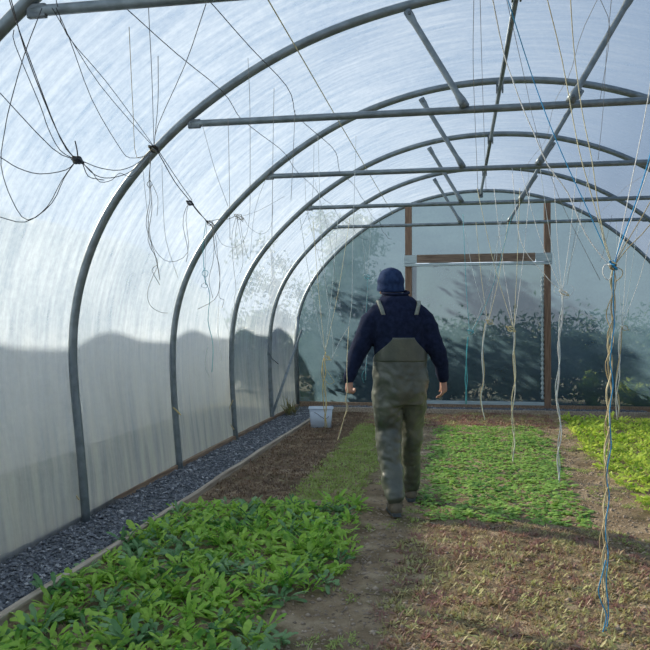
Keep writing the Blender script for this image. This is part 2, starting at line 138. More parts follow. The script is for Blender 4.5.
  ('knot_loop','dark',0.006,[(-1.8,3.308,2.205),(-1.793,3.327,2.198),(-1.779,3.33,2.193),(-1.769,3.317,2.192),(-1.771,3.298,2.198),(-1.786,3.291,2.206),(-1.803,3.302,2.21),(-1.807,3.32,2.208),(-1.794,3.329,2.199)]),
 ]),
 ('twine_garland','slack dark twine garland between the nearest knot and the second curved hoop','twine',[
  ('strand','dark',0.003,[(-1.782,3.362,2.206),(-1.871,3.667,2.207),(-1.937,3.977,2.253),(-1.961,4.293,2.351),(-2.001,4.607,2.506),(-2.014,4.769,2.596)]),
  ('strand','dark',0.003,[(-1.782,3.362,2.211),(-1.882,3.746,2.26),(-1.951,4.135,2.33),(-2.013,4.525,2.457),(-2.02,4.768,2.602)]),
  ('strand','dark',0.0025,[(-1.782,3.362,2.202),(-1.861,3.616,2.212),(-1.944,3.868,2.21),(-1.998,4.126,2.272),(-2.068,4.381,2.366),(-2.107,4.642,2.399),(-2.054,4.814,2.574)]),
  ('strand','dark',0.0028,[(-1.782,3.362,2.206),(-1.799,3.454,2.157),(-1.795,3.549,2.16),(-1.808,3.642,2.173)]),
 ]),
 ('twine_tangle','dark twine tangle tied round the second hoop with long loose tails','twine',[
  ('strand','dark',0.0025,[(-2.007,4.77,2.616),(-1.75,4.133,2.847),(-1.557,3.642,2.987),(-1.488,3.467,3.034)]),
  ('strand','dark',0.0025,[(-2.007,4.77,2.616),(-1.896,4.524,2.63),(-1.713,4.133,2.728),(-1.549,3.739,2.835)]),
  ('strand','dark',0.0025,[(-2.007,4.77,2.616),(-1.792,4.322,2.636),(-1.404,3.748,2.782),(-1.086,3.161,2.831)]),
  ('strand','dark',0.0025,[(-2.007,4.77,2.616),(-1.956,4.429,2.628),(-1.89,3.764,2.71),(-1.805,3.292,2.78),(-1.7,2.951,2.773)]),
  ('strand','dark',0.0025,[(-2.007,4.77,2.616),(-1.943,4.431,2.641),(-1.864,3.769,2.737),(-1.8,3.257,2.78),(-1.683,2.954,2.807)]),
  ('strand','dark',0.0025,[(-2.054,4.814,2.574),(-2.061,4.511,2.488),(-1.958,4.123,2.475),(-1.916,3.725,2.62),(-1.81,3.301,2.774),(-1.683,2.954,2.773)]),
  ('strand','tan',0.0022,[(-2.007,4.77,2.616),(-1.94,4.347,2.447),(-1.715,3.794,2.575),(-1.484,3.243,2.79)]),
  ('strand','greytan',0.003,[(-2.048,4.815,2.553),(-2.103,4.91,2.424),(-2.097,4.911,2.285),(-2.124,4.906,2.112),(-2.063,4.917,1.904),(-2.03,4.922,1.73),(-2.05,4.919,1.855)]),
  ('strand','greytan',0.0028,[(-2.075,4.862,2.551),(-2.096,4.911,2.41),(-2.083,4.913,2.216),(-2.111,4.908,2.008),(-2.043,4.92,1.855),(-2.084,4.913,1.8),(-2.03,4.922,1.696)]),
  ('strand','greytan',0.0022,[(-2.096,4.911,2.424),(-2.062,4.917,2.354),(-2.042,4.921,2.285),(-2.049,4.919,2.174)]),
  ('strand','greytan',0.0022,[(-2.083,4.914,2.285),(-2.111,4.908,2.112),(-2.063,4.917,1.938),(-1.961,4.935,1.855),(-1.838,4.956,1.924),(-1.851,4.954,2.146),(-1.837,4.957,2.25)]),
  ('strand','greytan',0.0022,[(-2.043,4.92,1.834),(-2.112,4.908,1.661),(-2.098,4.91,1.557),(-2.03,4.922,1.508),(-1.976,4.932,1.501)]),
  ('strand','greytan',0.0018,[(-2.034,4.973,2.538),(-2.027,4.974,2.293),(-2.007,4.977,2.013),(-1.925,4.992,1.747)]),
  ('strand','greytan',0.0018,[(-2.087,4.756,2.529),(-2.124,4.906,2.285),(-2.084,4.913,1.938)]),
  ('knot_loop','dark',0.008,[(-1.985,4.725,2.612),(-1.994,4.791,2.618),(-2.013,4.841,2.612),(-2.022,4.824,2.595),(-2.035,4.804,2.593),(-2.024,4.75,2.596),(-2.002,4.716,2.605),(-1.99,4.737,2.615),(-1.995,4.794,2.618)]),
  ('knot_loop','greytan',0.008,[(-2.018,4.719,2.6),(-2.007,4.687,2.604),(-2.006,4.739,2.611),(-2.009,4.827,2.615),(-2.006,4.861,2.606),(-2.016,4.855,2.601),(-2.011,4.766,2.593),(-2.024,4.731,2.604),(-2.008,4.689,2.604)]),
  ('knot_loop','dark',0.008,[(-2.014,4.823,2.599),(-2.02,4.891,2.609),(-2.006,4.843,2.608),(-2.007,4.775,2.611),(-2.009,4.706,2.608),(-2.015,4.701,2.604),(-2.022,4.764,2.603),(-2.019,4.835,2.602),(-2.001,4.845,2.598)]),
  ('knot_loop','greytan',0.003,[(-2.088,4.892,2.42),(-2.109,4.889,2.392),(-2.088,4.892,2.365),(-2.075,4.895,2.392)]),
 ]),
 ('twine_rope','taut dark twine rope running from the second hoop to the third','twine',[
  ('strand','dark',0.0045,[(-2.02,4.87,2.605),(-2.108,5.409,2.503),(-2.162,5.88,2.437),(-2.254,6.599,2.353)]),
  ('strand','dark',0.0035,[(-2.0,4.821,2.607),(-2.098,5.444,2.524),(-2.158,5.916,2.45)]),
  ('strand','dark',0.004,[(-2.158,5.916,2.417),(-2.211,6.211,2.396),(-2.224,6.513,2.35),(-2.276,6.809,2.335)]),
  ('strand','dark',0.0028,[(-2.158,5.916,2.426),(-2.207,5.907,2.384),(-2.232,5.903,2.244),(-2.192,5.91,2.037),(-2.208,5.907,1.938)]),
  ('knot_loop','dark',0.007,[(-2.176,5.862,2.417),(-2.175,5.879,2.434),(-2.159,5.883,2.438),(-2.141,5.871,2.426),(-2.134,5.854,2.408),(-2.145,5.848,2.398),(-2.167,5.858,2.403),(-2.181,5.874,2.419),(-2.176,5.882,2.434)]),
  ('knot_loop','dark',0.007,[(-2.183,5.861,2.435),(-2.17,5.88,2.433),(-2.146,5.886,2.419),(-2.129,5.873,2.404),(-2.133,5.854,2.399),(-2.156,5.846,2.408),(-2.181,5.855,2.426),(-2.188,5.873,2.437),(-2.171,5.883,2.433)]),
  ('knot_loop','dark',0.007,[(-2.185,5.86,2.431),(-2.173,5.879,2.419),(-2.149,5.885,2.406),(-2.129,5.873,2.401),(-2.13,5.855,2.409),(-2.153,5.847,2.423),(-2.179,5.856,2.434),(-2.189,5.873,2.433),(-2.174,5.882,2.42)]),
 ]),
 ('twine_tangle','teal and grey twine tangle hanging off the third hoop','twine',[
  ('strand','greytan',0.004,[(-2.254,6.599,2.353),(-2.212,6.677,2.391),(-2.136,6.834,2.419),(-2.052,6.848,2.448),(-1.996,6.858,2.391),(-2.015,6.855,2.466)]),
  ('strand','teal',0.0038,[(-2.249,6.53,2.353),(-2.37,6.792,2.174),(-2.361,6.794,1.937),(-2.352,6.795,1.842),(-2.306,6.803,1.7),(-2.325,6.799,1.464),(-2.279,6.807,1.227),(-2.289,6.805,0.971)]),
  ('strand','pale',0.003,[(-2.263,6.597,2.363),(-2.351,6.795,2.032),(-2.343,6.797,1.795),(-2.361,6.793,1.89)]),
  ('strand','greytan',0.003,[(-2.262,6.739,2.354),(-2.248,6.814,2.221),(-2.23,6.817,2.013),(-2.212,6.82,1.795),(-2.268,6.81,1.653),(-2.418,6.783,1.568)]),
  ('strand','greytan',0.003,[(-2.276,6.809,2.353),(-2.258,6.812,2.126),(-2.212,6.82,1.937),(-2.222,6.818,1.691),(-2.175,6.826,1.653),(-2.194,6.823,1.577)]),
  ('strand','greytan',0.0028,[(-2.263,6.739,2.344),(-2.267,6.81,2.174),(-2.277,6.808,2.013),(-2.315,6.802,1.842),(-2.278,6.808,1.672)]),
  ('strand','white',0.0022,[(-2.222,6.818,1.653),(-2.232,6.816,1.369),(-2.195,6.822,1.085)]),
  ('strand','pale',0.0026,[(-2.325,6.799,1.227),(-2.354,6.794,1.038),(-2.307,6.802,0.915)]),
  ('knot_loop','greytan',0.0038,[(-2.249,6.62,2.378),(-2.233,6.64,2.377),(-2.245,6.71,2.369),(-2.272,6.762,2.358),(-2.265,6.673,2.341),(-2.259,6.6,2.343),(-2.264,6.612,2.365),(-2.23,6.567,2.37),(-2.233,6.643,2.377)]),
  ('knot_loop','dark',0.0038,[(-2.247,6.551,2.352),(-2.24,6.499,2.36),(-2.245,6.569,2.369),(-2.252,6.694,2.371),(-2.246,6.748,2.358),(-2.249,6.743,2.35),(-2.26,6.684,2.351),(-2.251,6.563,2.354),(-2.241,6.502,2.36)]),
  ('knot_loop','dark',0.0038,[(-2.255,6.762,2.363),(-2.244,6.638,2.366),(-2.253,6.568,2.37),(-2.258,6.551,2.366),(-2.257,6.604,2.356),(-2.268,6.74,2.356),(-2.249,6.757,2.351),(-2.26,6.774,2.365),(-2.246,6.641,2.367)]),
  ('knot_loop','teal',0.0035,[(-2.345,6.776,1.955),(-2.373,6.771,1.898),(-2.336,6.778,1.87),(-2.317,6.781,1.917),(-2.354,6.774,1.936)]),
  ('knot_loop','pale',0.003,[(-2.345,6.776,1.822),(-2.382,6.769,1.785),(-2.336,6.777,1.766),(-2.317,6.781,1.803)]),
 ]),
 ('twine_tangle','small pale tan twine tangle between the third and fourth hoops','twine',[
  ('strand','greytan',0.0025,[(-2.141,7.111,2.477),(-2.247,7.322,2.328),(-2.238,7.323,2.074),(-2.208,7.328,1.77),(-2.228,7.324,1.669),(-2.199,7.329,1.466)]),
  ('strand','greytan',0.0022,[(-2.131,7.113,2.477),(-2.157,7.338,2.277),(-2.138,7.341,2.054),(-2.168,7.335,1.942)]),
  ('strand','greytan',0.0022,[(-2.122,7.115,2.477),(-2.217,7.327,2.277),(-2.188,7.332,2.094)]),
  ('strand','greytan',0.0022,[(-2.124,7.19,2.478),(-2.137,7.341,2.277),(-2.088,7.35,2.094)]),
  ('strand','greytan',0.0022,[(-2.262,6.795,2.342),(-2.347,7.304,2.237),(-2.207,7.329,2.206),(-2.117,7.345,2.297),(-2.077,7.352,2.459),(-2.005,7.135,2.595)]),
  ('strand','greytan',0.002,[(-2.107,7.238,2.494),(-2.122,7.547,2.424),(-1.999,7.569,2.361),(-1.906,7.585,2.444),(-1.885,7.589,2.662)]),
  ('strand','greytan',0.0018,[(-2.115,7.268,2.509),(-1.967,7.371,2.58),(-1.717,7.416,2.721)]),
  ('knot_loop','greytan',0.003,[(-2.131,7.292,2.497),(-2.131,7.232,2.469),(-2.159,7.228,2.469),(-2.15,7.138,2.475),(-2.118,7.051,2.485),(-2.114,7.123,2.506),(-2.115,7.212,2.509),(-2.114,7.231,2.488),(-2.133,7.234,2.469)]),
  ('knot_loop','tan',0.003,[(-2.146,7.289,2.48),(-2.127,7.081,2.472),(-2.128,7.008,2.483),(-2.111,6.996,2.487),(-2.11,7.128,2.491),(-2.117,7.275,2.488),(-2.116,7.289,2.474),(-2.129,7.228,2.471),(-2.128,7.084,2.473)]),
  ('knot_loop','greytan',0.003,[(-2.116,7.294,2.48),(-2.126,7.233,2.494),(-2.124,7.083,2.494),(-2.123,6.994,2.487),(-2.129,7.049,2.48),(-2.134,7.195,2.477),(-2.123,7.287,2.474),(-2.12,7.307,2.482),(-2.127,7.235,2.495)]),
 ]),
 ('loose_strands','three fine grey strings hanging from the roof wire nearest the ridge','string',[
  ('strand','greytan',0.0018,[(-1.179,4.16,2.948),(-1.168,4.161,2.65),(-1.169,4.161,2.105)]),
  ('strand','greytan',0.0018,[(-1.032,4.186,2.776),(-1.039,4.184,2.42),(-1.046,4.182,1.904)]),
  ('strand','greytan',0.0018,[(-0.914,4.206,2.649),(-0.926,4.204,2.363),(-0.938,4.202,2.133)]),
 ]),
 ('loose_strands','fine grey strings hanging in front of the left hoops','string',[
  ('strand','greytan',0.0018,[(-1.352,4.332,2.659),(-1.347,4.333,2.407),(-1.342,4.333,1.927)]),
  ('strand','greytan',0.0018,[(-1.673,4.783,2.758),(-1.589,4.798,2.451),(-1.504,4.813,2.21)]),
  ('strand','greytan',0.0018,[(-1.314,6.878,3.094),(-1.333,6.874,2.581),(-1.444,6.854,2.301)]),
  ('strand','greytan',0.0018,[(-1.497,7.353,2.864),(-1.468,7.358,2.514),(-1.254,7.395,1.663)]),
  ('strand','greytan',0.0018,[(-1.492,7.862,2.938),(-1.336,7.889,2.319),(-1.253,7.903,1.679)]),
  ('strand','greytan',0.0018,[(-1.645,6.514,2.818),(-1.778,6.491,2.443),(-1.823,6.482,1.996)]),
 ]),
 ('loose_strands','fine grey strings hanging from the roof right of the ridge','string',[
  ('strand','greytan',0.0018,[(0.073,3.264,2.836),(0.077,3.67,2.687),(0.1,4.284,2.562),(0.115,4.286,2.17)]),
  ('strand','greytan',0.0018,[(0.098,3.268,2.836),(0.139,4.291,2.842),(0.16,4.294,2.17)]),
  ('strand','greytan',0.0018,[(0.203,3.287,2.836),(0.394,4.539,2.85),(0.457,4.55,2.557),(0.595,4.574,2.146),(0.825,4.614,1.676)]),
  ('strand','greytan',0.0018,[(0.653,3.366,2.835),(0.823,4.412,2.896),(0.806,4.408,2.616),(0.778,4.403,2.336)]),
  ('strand','greytan',0.0018,[(0.59,3.355,2.835),(0.805,4.205,2.986),(0.752,4.196,2.613)]),
  ('strand','greytan',0.0018,[(0.976,6.266,2.409),(0.928,6.257,2.13),(0.864,6.246,1.73)]),
  ('strand','greytan',0.0018,[(1.22,6.309,2.289),(1.157,6.297,2.009),(1.125,6.292,1.913)]),
 ]),
]

# ---------------------------------------------------------------- helpers
def tag(o, label=None, cat=None, group=None, kind=None):
    if label: o['label'] = label
    if cat: o['category'] = cat
    if group: o['group'] = group
    if kind: o['kind'] = kind
    return o
def empty(name, loc=(0, 0, 0), label=None, cat=None, group=None):
    o = bpy.data.objects.new(name, None); col.objects.link(o); o.location = loc
    o.empty_display_size = .1
    return tag(o, label, cat, group)
def link(name, me, mat=None, parent=None, smooth=True):
    o = bpy.data.objects.new(name, me); col.objects.link(o)
    if mat: me.materials.append(mat)
    if smooth:
        me.polygons.foreach_set('use_smooth', [True] * len(me.polygons))
    if parent:
        o.parent = parent
        o.matrix_parent_inverse = Matrix.Translation(parent.location).inverted()
    return o
def mesh(name, vs, fs):
    me = bpy.data.meshes.new(name); me.from_pydata([tuple(v) for v in vs], [], fs); me.update(); return me
class MB:
    def __init__(s): s.v = []; s.f = []
    def add(s, vs, fs):
        n = len(s.v); s.v += [Vector(v) for v in vs]; s.f += [tuple(i + n for i in f) for f in fs]
    def box(s, a, b):
        (x0, y0, z0), (x1, y1, z1) = a, b
        s.add([(x0, y0, z0), (x1, y0, z0), (x1, y1, z0), (x0, y1, z0), (x0, y0, z1), (x1, y0, z1), (x1, y1, z1), (x0, y1, z1)],
              [(0, 3, 2, 1), (4, 5, 6, 7), (0, 1, 5, 4), (1, 2, 6, 5), (2, 3, 7, 6), (3, 0, 4, 7)])
    def tube(s, pts, r, n=8, cap=True):
        pts = [Vector(p) for p in pts]
        rs = r if isinstance(r, (list, tuple)) else [r] * len(pts)
        t = (pts[1] - pts[0]).normalized()
        up = Vector((0, 0, 1)) if abs(t.z) < .9 else Vector((0, 1, 0))
        u = t.cross(up).normalized()
        rings = []
        for i, p in enumerate(pts):
            if i == 0: t = pts[1] - pts[0]
            elif i == len(pts) - 1: t = pts[-1] - pts[-2]
            else: t = pts[i + 1] - pts[i - 1]
            if t.length < 1e-9: t = Vector((0, 0, 1))
            t.normalize(); u = (u - t * u.dot(t))
            if u.length < 1e-6: u = t.orthogonal()
            u.normalize(); w = t.cross(u)
            rings.append([p + (u * math.cos(2 * PI * k / n) + w * math.sin(2 * PI * k / n)) * rs[i] for k in range(n)])
        vs = [v for rg in rings for v in rg]; fs = []
        for i in range(len(rings) - 1):
            for k in range(n):
                fs.append((i * n + k, i * n + (k + 1) % n, (i + 1) * n + (k + 1) % n, (i + 1) * n + k))
        if cap:
            fs.append(tuple(range(n))[::-1]); fs.append(tuple((len(rings) - 1) * n + k for k in range(n)))
        s.add(vs, fs)
    def build(s, name, mat, parent=None, smooth=False):
        return link(name, mesh(name, s.v, s.f), mat, parent, smooth)
def bevel(o, w=.004, seg=2):
    m = o.modifiers.new('bevel', 'BEVEL'); m.width = w; m.segments = seg; m.limit_method = 'ANGLE'; return o
def catmull(pts, n):
    pts = [Vector(p) for p in pts]
    P = [pts[0] * 2 - pts[1]] + pts + [pts[-1] * 2 - pts[-2]]; out = []
    for i in range(1, len(P) - 2):
        for k in range(n):
            t = k / n; a, b, c, d = P[i - 1], P[i], P[i + 1], P[i + 2]
            out.append(.5 * ((2 * b) + (c - a) * t + (2 * a - 5 * b + 4 * c - d) * t * t + (3 * b - a - 3 * c + d) * t ** 3))
    out.append(pts[-1]); return out
def resample(pts, n):
    L = [0]
    for a, b in zip(pts, pts[1:]): L.append(L[-1] + (b - a).length)
    out = []; j = 0
    for i in range(n):
        d = L[-1] * i / (n - 1)
        while j < len(L) - 2 and L[j + 1] < d: j += 1
        t = (d - L[j]) / max(1e-9, L[j + 1] - L[j]); out.append(pts[j].lerp(pts[j + 1], min(1, t)))
    return out
def nz(x, y, z=0.): return noise.noise(Vector((x, y, z)))

# ---------------------------------------------------------------- materials
class NT:
    def __init__(s, name):
        s.m = bpy.data.materials.new(name); s.m.use_nodes = True; s.t = s.m.node_tree; s.t.nodes.clear()
        s.out = s.n('ShaderNodeOutputMaterial')
    def n(s, typ, **k):
        nd = s.t.nodes.new(typ)
        for a, b in k.items():
            if a.startswith('i_'): nd.inputs[a[2:].replace('_', ' ')].default_value = b
            else: setattr(nd, a, b)
        return nd
    def l(s, a, b): s.t.links.new(a, b)
    def coord(s, kind='Object', scale=(1, 1, 1)):
        tc = s.n('ShaderNodeTexCoord'); mp = s.n('ShaderNodeMapping'); mp.inputs['Scale'].default_value = scale
        s.l(tc.outputs[kind], mp.inputs['Vector']); return mp.outputs[0]
    def noise(s, vec, scale, detail=4, rough=.55):
        nd = s.n('ShaderNodeTexNoise'); nd.inputs['Scale'].default_value = scale; nd.inputs['Detail'].default_value = detail
        nd.inputs['Roughness'].default_value = rough; s.l(vec, nd.inputs['Vector']); return nd.outputs['Fac']
    def ramp(s, fac, stops):
        r = s.n('ShaderNodeValToRGB'); e = r.color_ramp.elements
        while len(e) < len(stops): e.new(.5)
        for i, (p, c) in enumerate(stops): e[i].position = p; e[i].color = (*c, 1) if len(c) == 3 else c
        s.l(fac, r.inputs[0]); return r.outputs[0]
    def math(s, op, a, b=0.):
        m = s.n('ShaderNodeMath'); m.operation = op
        for i, v in enumerate((a, b)):
            if isinstance(v, (int, float)): m.inputs[i].default_value = v
            else: s.l(v, m.inputs[i])
        return m.outputs[0]
    def mix(s, fac, a, b):
        m = s.n('ShaderNodeMix'); m.data_type = 'RGBA'
        for k, v in ((0, fac), (6, a), (7, b)):
            if isinstance(v, (int, float)): m.inputs[k].default_value = v
            elif isinstance(v, tuple): m.inputs[k].default_value = (*v, 1)
            else: s.l(v, m.inputs[k])
        return m.outputs[2]
    def mixs(s, fac, a, b):
        m = s.n('ShaderNodeMixShader')
        if isinstance(fac, (int, float)): m.inputs[0].default_value = fac
        else: s.l(fac, m.inputs[0])
        s.l(a, m.inputs[1]); s.l(b, m.inputs[2]); return m.outputs[0]
    def bump(s, h, strength, dist=.01):
        b = s.n('ShaderNodeBump'); b.inputs['Strength'].default_value = strength; b.inputs['Distance'].default_value = dist
        s.l(h, b.inputs['Height']); return b.outputs[0]
    def princ(s, color, rough=.6, metal=0., normal=None, spec=.5):
        p = s.n('ShaderNodeBsdfPrincipled')
        if isinstance(color, tuple): p.inputs['Base Color'].default_value = (*color, 1)
        else: s.l(color, p.inputs['Base Color'])
        if isinstance(rough, (int, float)): p.inputs['Roughness'].default_value = rough
        else: s.l(rough, p.inputs['Roughness'])
        p.inputs['Metallic'].default_value = metal; p.inputs['Specular IOR Level'].default_value = spec
        if normal: s.l(normal, p.inputs['Normal'])
        return p.outputs[0]
    def done(s, sh): s.l(sh, s.out.inputs['Surface']); return s.m
def two_tone(name, a, b, scale=5, rough=.7, bump=.3, bscale=None, metal=0., stretch=(1, 1, 1), spec=.4, dist=.005, lo=.35, hi=.65):
    t = NT(name); v = t.coord('Object', stretch)
    c = t.ramp(t.noise(v, scale, 5), [(lo, a), (hi, b)])
    nb = t.bump(t.noise(v, bscale or scale * 4, 5), bump, dist) if bump else None
    return t.done(t.princ(c, rough, metal, nb, spec))
def film_mat(name, streak_a, streak_b, tr_lo, tr_hi, uvscale, dif=.12, stain=None, tcol=(1,1,1)):
    t = NT(name)
    uv = t.coord('UV', (1, 1, 1)); st = t.coord('UV', uvscale)
    s1 = t.noise(st, 1., 6, .62); s2 = t.noise(uv, 1.3, 3, .5)
    s3 = t.noise(uv, 22, 5, .7)
    f = t.math('ADD', t.math('ADD', t.math('MULTIPLY', s1, .55), t.math('MULTIPLY', s2, .22)), t.math('MULTIPLY', s3, .28))
    fr = t.ramp(f, [(.40, (0, 0, 0)), (.68, (1, 1, 1))])
    colr = t.mix(fr, streak_a, streak_b)
    if stain:   # algae and dust stains low on the sheet, which belong to the sheet itself
        sep = t.n('ShaderNodeSeparateXYZ'); t.l(t.coord('UV'), sep.inputs[0])
        low = t.n('ShaderNodeMapRange'); low.inputs['From Min'].default_value = 1.45; low.inputs['From Max'].default_value = .1
        t.l(sep.outputs[1], low.inputs['Value'])
        sn = t.ramp(t.noise(t.coord('UV', (9, .7, 1)), 1., 4), [(.3, (.35,) * 3), (.62, (1, 1, 1))])
        colr = t.mix(t.math('MULTIPLY', t.math('MULTIPLY', low.outputs[0], sn), .6), colr, stain)
    drops = t.noise(uv, 60, 2, .6)
    nb = t.bump(t.math('ADD', t.math('MULTIPLY', drops, .6), s1), .35, .006)
    tl = t.n('ShaderNodeBsdfTranslucent'); t.l(colr, tl.inputs[0]); t.l(nb, tl.inputs['Normal'])
    df = t.n('ShaderNodeBsdfDiffuse'); t.l(colr, df.inputs[0])
    gl = t.n('ShaderNodeBsdfGlossy'); gl.inputs['Roughness'].default_value = .25; gl.inputs[0].default_value = (.8, .85, .9, 1); t.l(nb, gl.inputs['Normal'])
    tp = t.n('ShaderNodeBsdfTransparent'); tp.inputs[0].default_value = (*tcol, 1)
    a = t.mixs(dif, tl.outputs[0], df.outputs[0])
    a = t.mixs(.04, a, gl.outputs[0])
    mr = t.n('ShaderNodeMapRange'); mr.inputs['To Min'].default_value = tr_hi; mr.inputs['To Max'].default_value = tr_lo
    t.l(fr, mr.inputs['Value']); fac = mr.outputs[0]
    if stain: fac = t.math('MULTIPLY', fac, t.math('SUBTRACT', 1., t.math('MULTIPLY', low.outputs[0], .97)))
    return t.done(t.mixs(fac, a, tp.outputs[0]))
def leaf_mat(name, a, b, trans=.45, rough=.5, c=None, scale=9):
    t = NT(name)
    oi = t.n('ShaderNodeObjectInfo'); v = t.coord('Object')
    f = t.math('ADD', t.math('MULTIPLY', t.noise(v, scale, 3), .75), t.math('MULTIPLY', oi.outputs['Random'], .28))
    stops = [(.35, a), (.75, b)] if c is None else [(.33, a), (.52, b), (.72, c)]
    cc = t.ramp(f, stops)
    p = t.princ(cc, rough, 0, t.bump(t.noise(v, 60, 3), .4, .003), .35)
    tl = t.n('ShaderNodeBsdfTranslucent'); t.l(cc, tl.inputs[0])
    return t.done(t.mixs(trans, p, tl.outputs[0]))
M = {}
FILM_A = (.095, .128, .172); FILM_B = (.235, .268, .305)
M['film'] = film_mat('tunnel_film', FILM_A, FILM_B, .19, .29, (15, 1.9, 1), dif=.3, stain=(.62, .58, .48))
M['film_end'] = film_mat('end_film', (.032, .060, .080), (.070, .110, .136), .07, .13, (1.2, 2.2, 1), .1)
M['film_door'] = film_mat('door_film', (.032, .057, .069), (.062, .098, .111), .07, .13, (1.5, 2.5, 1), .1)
M['steel'] = two_tone('galvanised_steel', (.16, .19, .20), (.24, .28, .30), 14, .42, .15, metal=.55, spec=.5)
M['steel_dull'] = two_tone('clamp_steel', (.10, .12, .13), (.17, .19, .20), 30, .5, .3, metal=.6)
M['timber'] = two_tone('brown_timber', (.16, .095, .06), (.29, .19, .13), 3, .75, .5, 20, stretch=(14, 14, 1))
M['timber_h'] = two_tone('weathered_plank', (.15, .10, .07), (.30, .22, .16), 3, .75, .5, 20, stretch=(1.2, 14, 14))
M['board'] = two_tone('edging_timber', (.28, .22, .16), (.50, .42, .32), 3, .8, .5, 20, stretch=(14, .8, 10))
M['board_dark'] = two_tone('base_timber', (.20, .13, .085), (.36, .25, .16), 3, .8, .5, 20, stretch=(14, .8, 10))
M['pale_metal'] = two_tone('pale_painted_metal', (.36, .45, .47), (.52, .60, .60), 5, .5, .1, stretch=(1, 8, 8))
M['twine'] = {}
for k, c in dict(tan=(.62, .51, .30), straw=(.80, .73, .48), gold=(.72, .56, .22), white=(.9, .9, .86), pale=(.60, .68, .68),
                 blue=(.05, .38, .72), teal=(.10, .46, .52), dark=(.06, .065, .07), greytan=(.27, .26, .23)).items():
    M['twine'][k] = two_tone('twine_' + k, tuple(x * .75 for x in c), c, 60, .85, .4, 300)
t = NT('garden_soil'); v = t.coord('Object')
sc = t.ramp(t.noise(v, 3.2, 8, .65), [(.34, (.155, .112, .066)), (.52, (.35, .26, .16)), (.72, (.58, .46, .31))])
sc = t.mix(t.ramp(t.noise(v, 1.7, 3), [(.52, (0, 0, 0)), (.7, (.55, .55, .55))]), sc, (.12, .13, .05))
M['soil'] = t.done(t.princ(sc, .95, 0, t.bump(t.math('ADD', t.noise(v, 34, 6, .7), t.noise(v, 140, 3)), .9, .02), .15))
M['grit'] = two_tone('gravel_bed', (.085, .095, .11), (.21, .225, .25), 45, .85, .8, 70, dist=.015)
t = NT('gravel_chips'); v = t.coord('Object')
vor = t.n('ShaderNodeTexVoronoi'); vor.inputs['Scale'].default_value = 38; t.l(v, vor.inputs['Vector'])
sep = t.n('ShaderNodeSeparateColor'); t.l(vor.outputs['Color'], sep.inputs[0])
M['chips'] = t.done(t.princ(t.ramp(sep.outputs[0], [(0, (.07, .08, .09)), (.55, (.15, .16, .175)), (.9, (.24, .25, .265)), (1, (.50, .50, .50))]), .7, 0, None, .4))
M['clod'] = two_tone('soil_clods', (.16, .12, .085), (.50, .40, .30), 8, .95, .5, 60)
M['grass_out'] = two_tone('outside_grass', (.24, .25, .16), (.40, .38, .28), 2, .9, .4, 30)
M['leafy'] = leaf_mat('leafy_green', (.07, .24, .025), (.48, .72, .12), .45, c=(.22, .50, .06))
M['leafy_b'] = leaf_mat('leafy_blue_green', (.10, .25, .08), (.30, .48, .22), .35)
M['low'] = leaf_mat('low_green', (.06, .20, .035), (.42, .64, .15), .42, c=(.20, .42, .07))
M['bright'] = leaf_mat('bright_green', (.24, .42, .03), (.66, .80, .14), .5, c=(.42, .62, .08))
M['redgreen'] = leaf_mat('red_green_seedling', (.36, .20, .16), (.50, .52, .20), .35, c=(.50, .38, .27), scale=5)
M['rust'] = leaf_mat('rusty_seedling', (.14, .09, .06), (.27, .18, .11), .3, c=(.20, .13, .085), scale=4)
M['thin'] = leaf_mat('thin_green', (.18, .24, .06), (.46, .54, .18), .4, c=(.32, .40, .10), scale=4)
M['dry'] = leaf_mat('dry_grass', (.20, .19, .06), (.52, .42, .20), .35)
M['tree'] = leaf_mat('tree_leaves', (.035, .08, .025), (.12, .20, .06), .3)
M['bark'] = two_tone('bark', (.06, .05, .04), (.14, .12, .09), 8, .9, .6)
t = NT('tub_plastic')
p = t.princ((.80, .86, .92), .35, 0, None, .5); tl = t.n('ShaderNodeBsdfTranslucent'); tl.inputs[0].default_value = (.78, .86, .95, 1)
M['tub'] = t.done(t.mixs(.35, p, tl.outputs[0]))

# ---------------------------------------------------------------- hoop profiles (metres; ridge at x = .38)
RX = .38
PA = [(-2.65, 0), (-2.69, .4), (-2.72, .83), (-2.735, 1.2), (-2.72, 1.42), (-2.69, 1.58), (-2.62, 1.83), (-2.49, 2.09), (-2.31, 2.35), (-2.07, 2.59),
      (-1.92, 2.735), (-1.72, 2.90), (-1.46, 3.085), (-1.24, 3.21), (-.97, 3.355), (-.72, 3.44), (-.31, 3.555), (.05, 3.60), (.38, 3.615)]
P1 = [(-2.61, 0), (-2.64, .39), (-2.69, .88), (-2.73, 1.21), (-2.72, 1.38), (-2.69, 1.63), (-2.65, 1.79), (-2.57, 1.96), (-2.52, 2.12), (-2.41, 2.30),
      (-2.27, 2.46), (-2.07, 2.67), (-1.90, 2.825), (-1.77, 2.92), (-1.42, 3.14), (-1.10, 3.30), (-.70, 3.44), (-.30, 3.53), (.05, 3.59), (.38, 3.61)]
def profile(left, foot, off=0., n=121):
    l = [Vector((x + (foot - left[0][0]) * max(0, 1 - z / 1.2), 0, z)) for x, z in left]
    r = [Vector((2 * RX - x, 0, z)) for x, z in PA[:-1]][::-1]
    c = resample(catmull(l + r, 8), n)
    for _ in range(14): c = [c[0]] + [(c[k - 1] + c[k] * 2 + c[k + 1]) / 4 for k in range(1, n - 1)] + [c[-1]]
    if off:
        o = []
        for i, p in enumerate(c):
            tt = (c[min(n - 1, i + 1)] - c[max(0, i - 1)]).normalized(); o.append(p + Vector((-tt.z, 0, tt.x)) * off)
        c = o
    return c
HY = [3.027, 4.973, 6.919, 8.85, 10.756, 12.585]
FOOT = [-2.59, -2.61, -2.65, -2.67, -2.69, -2.70]
TR = .031
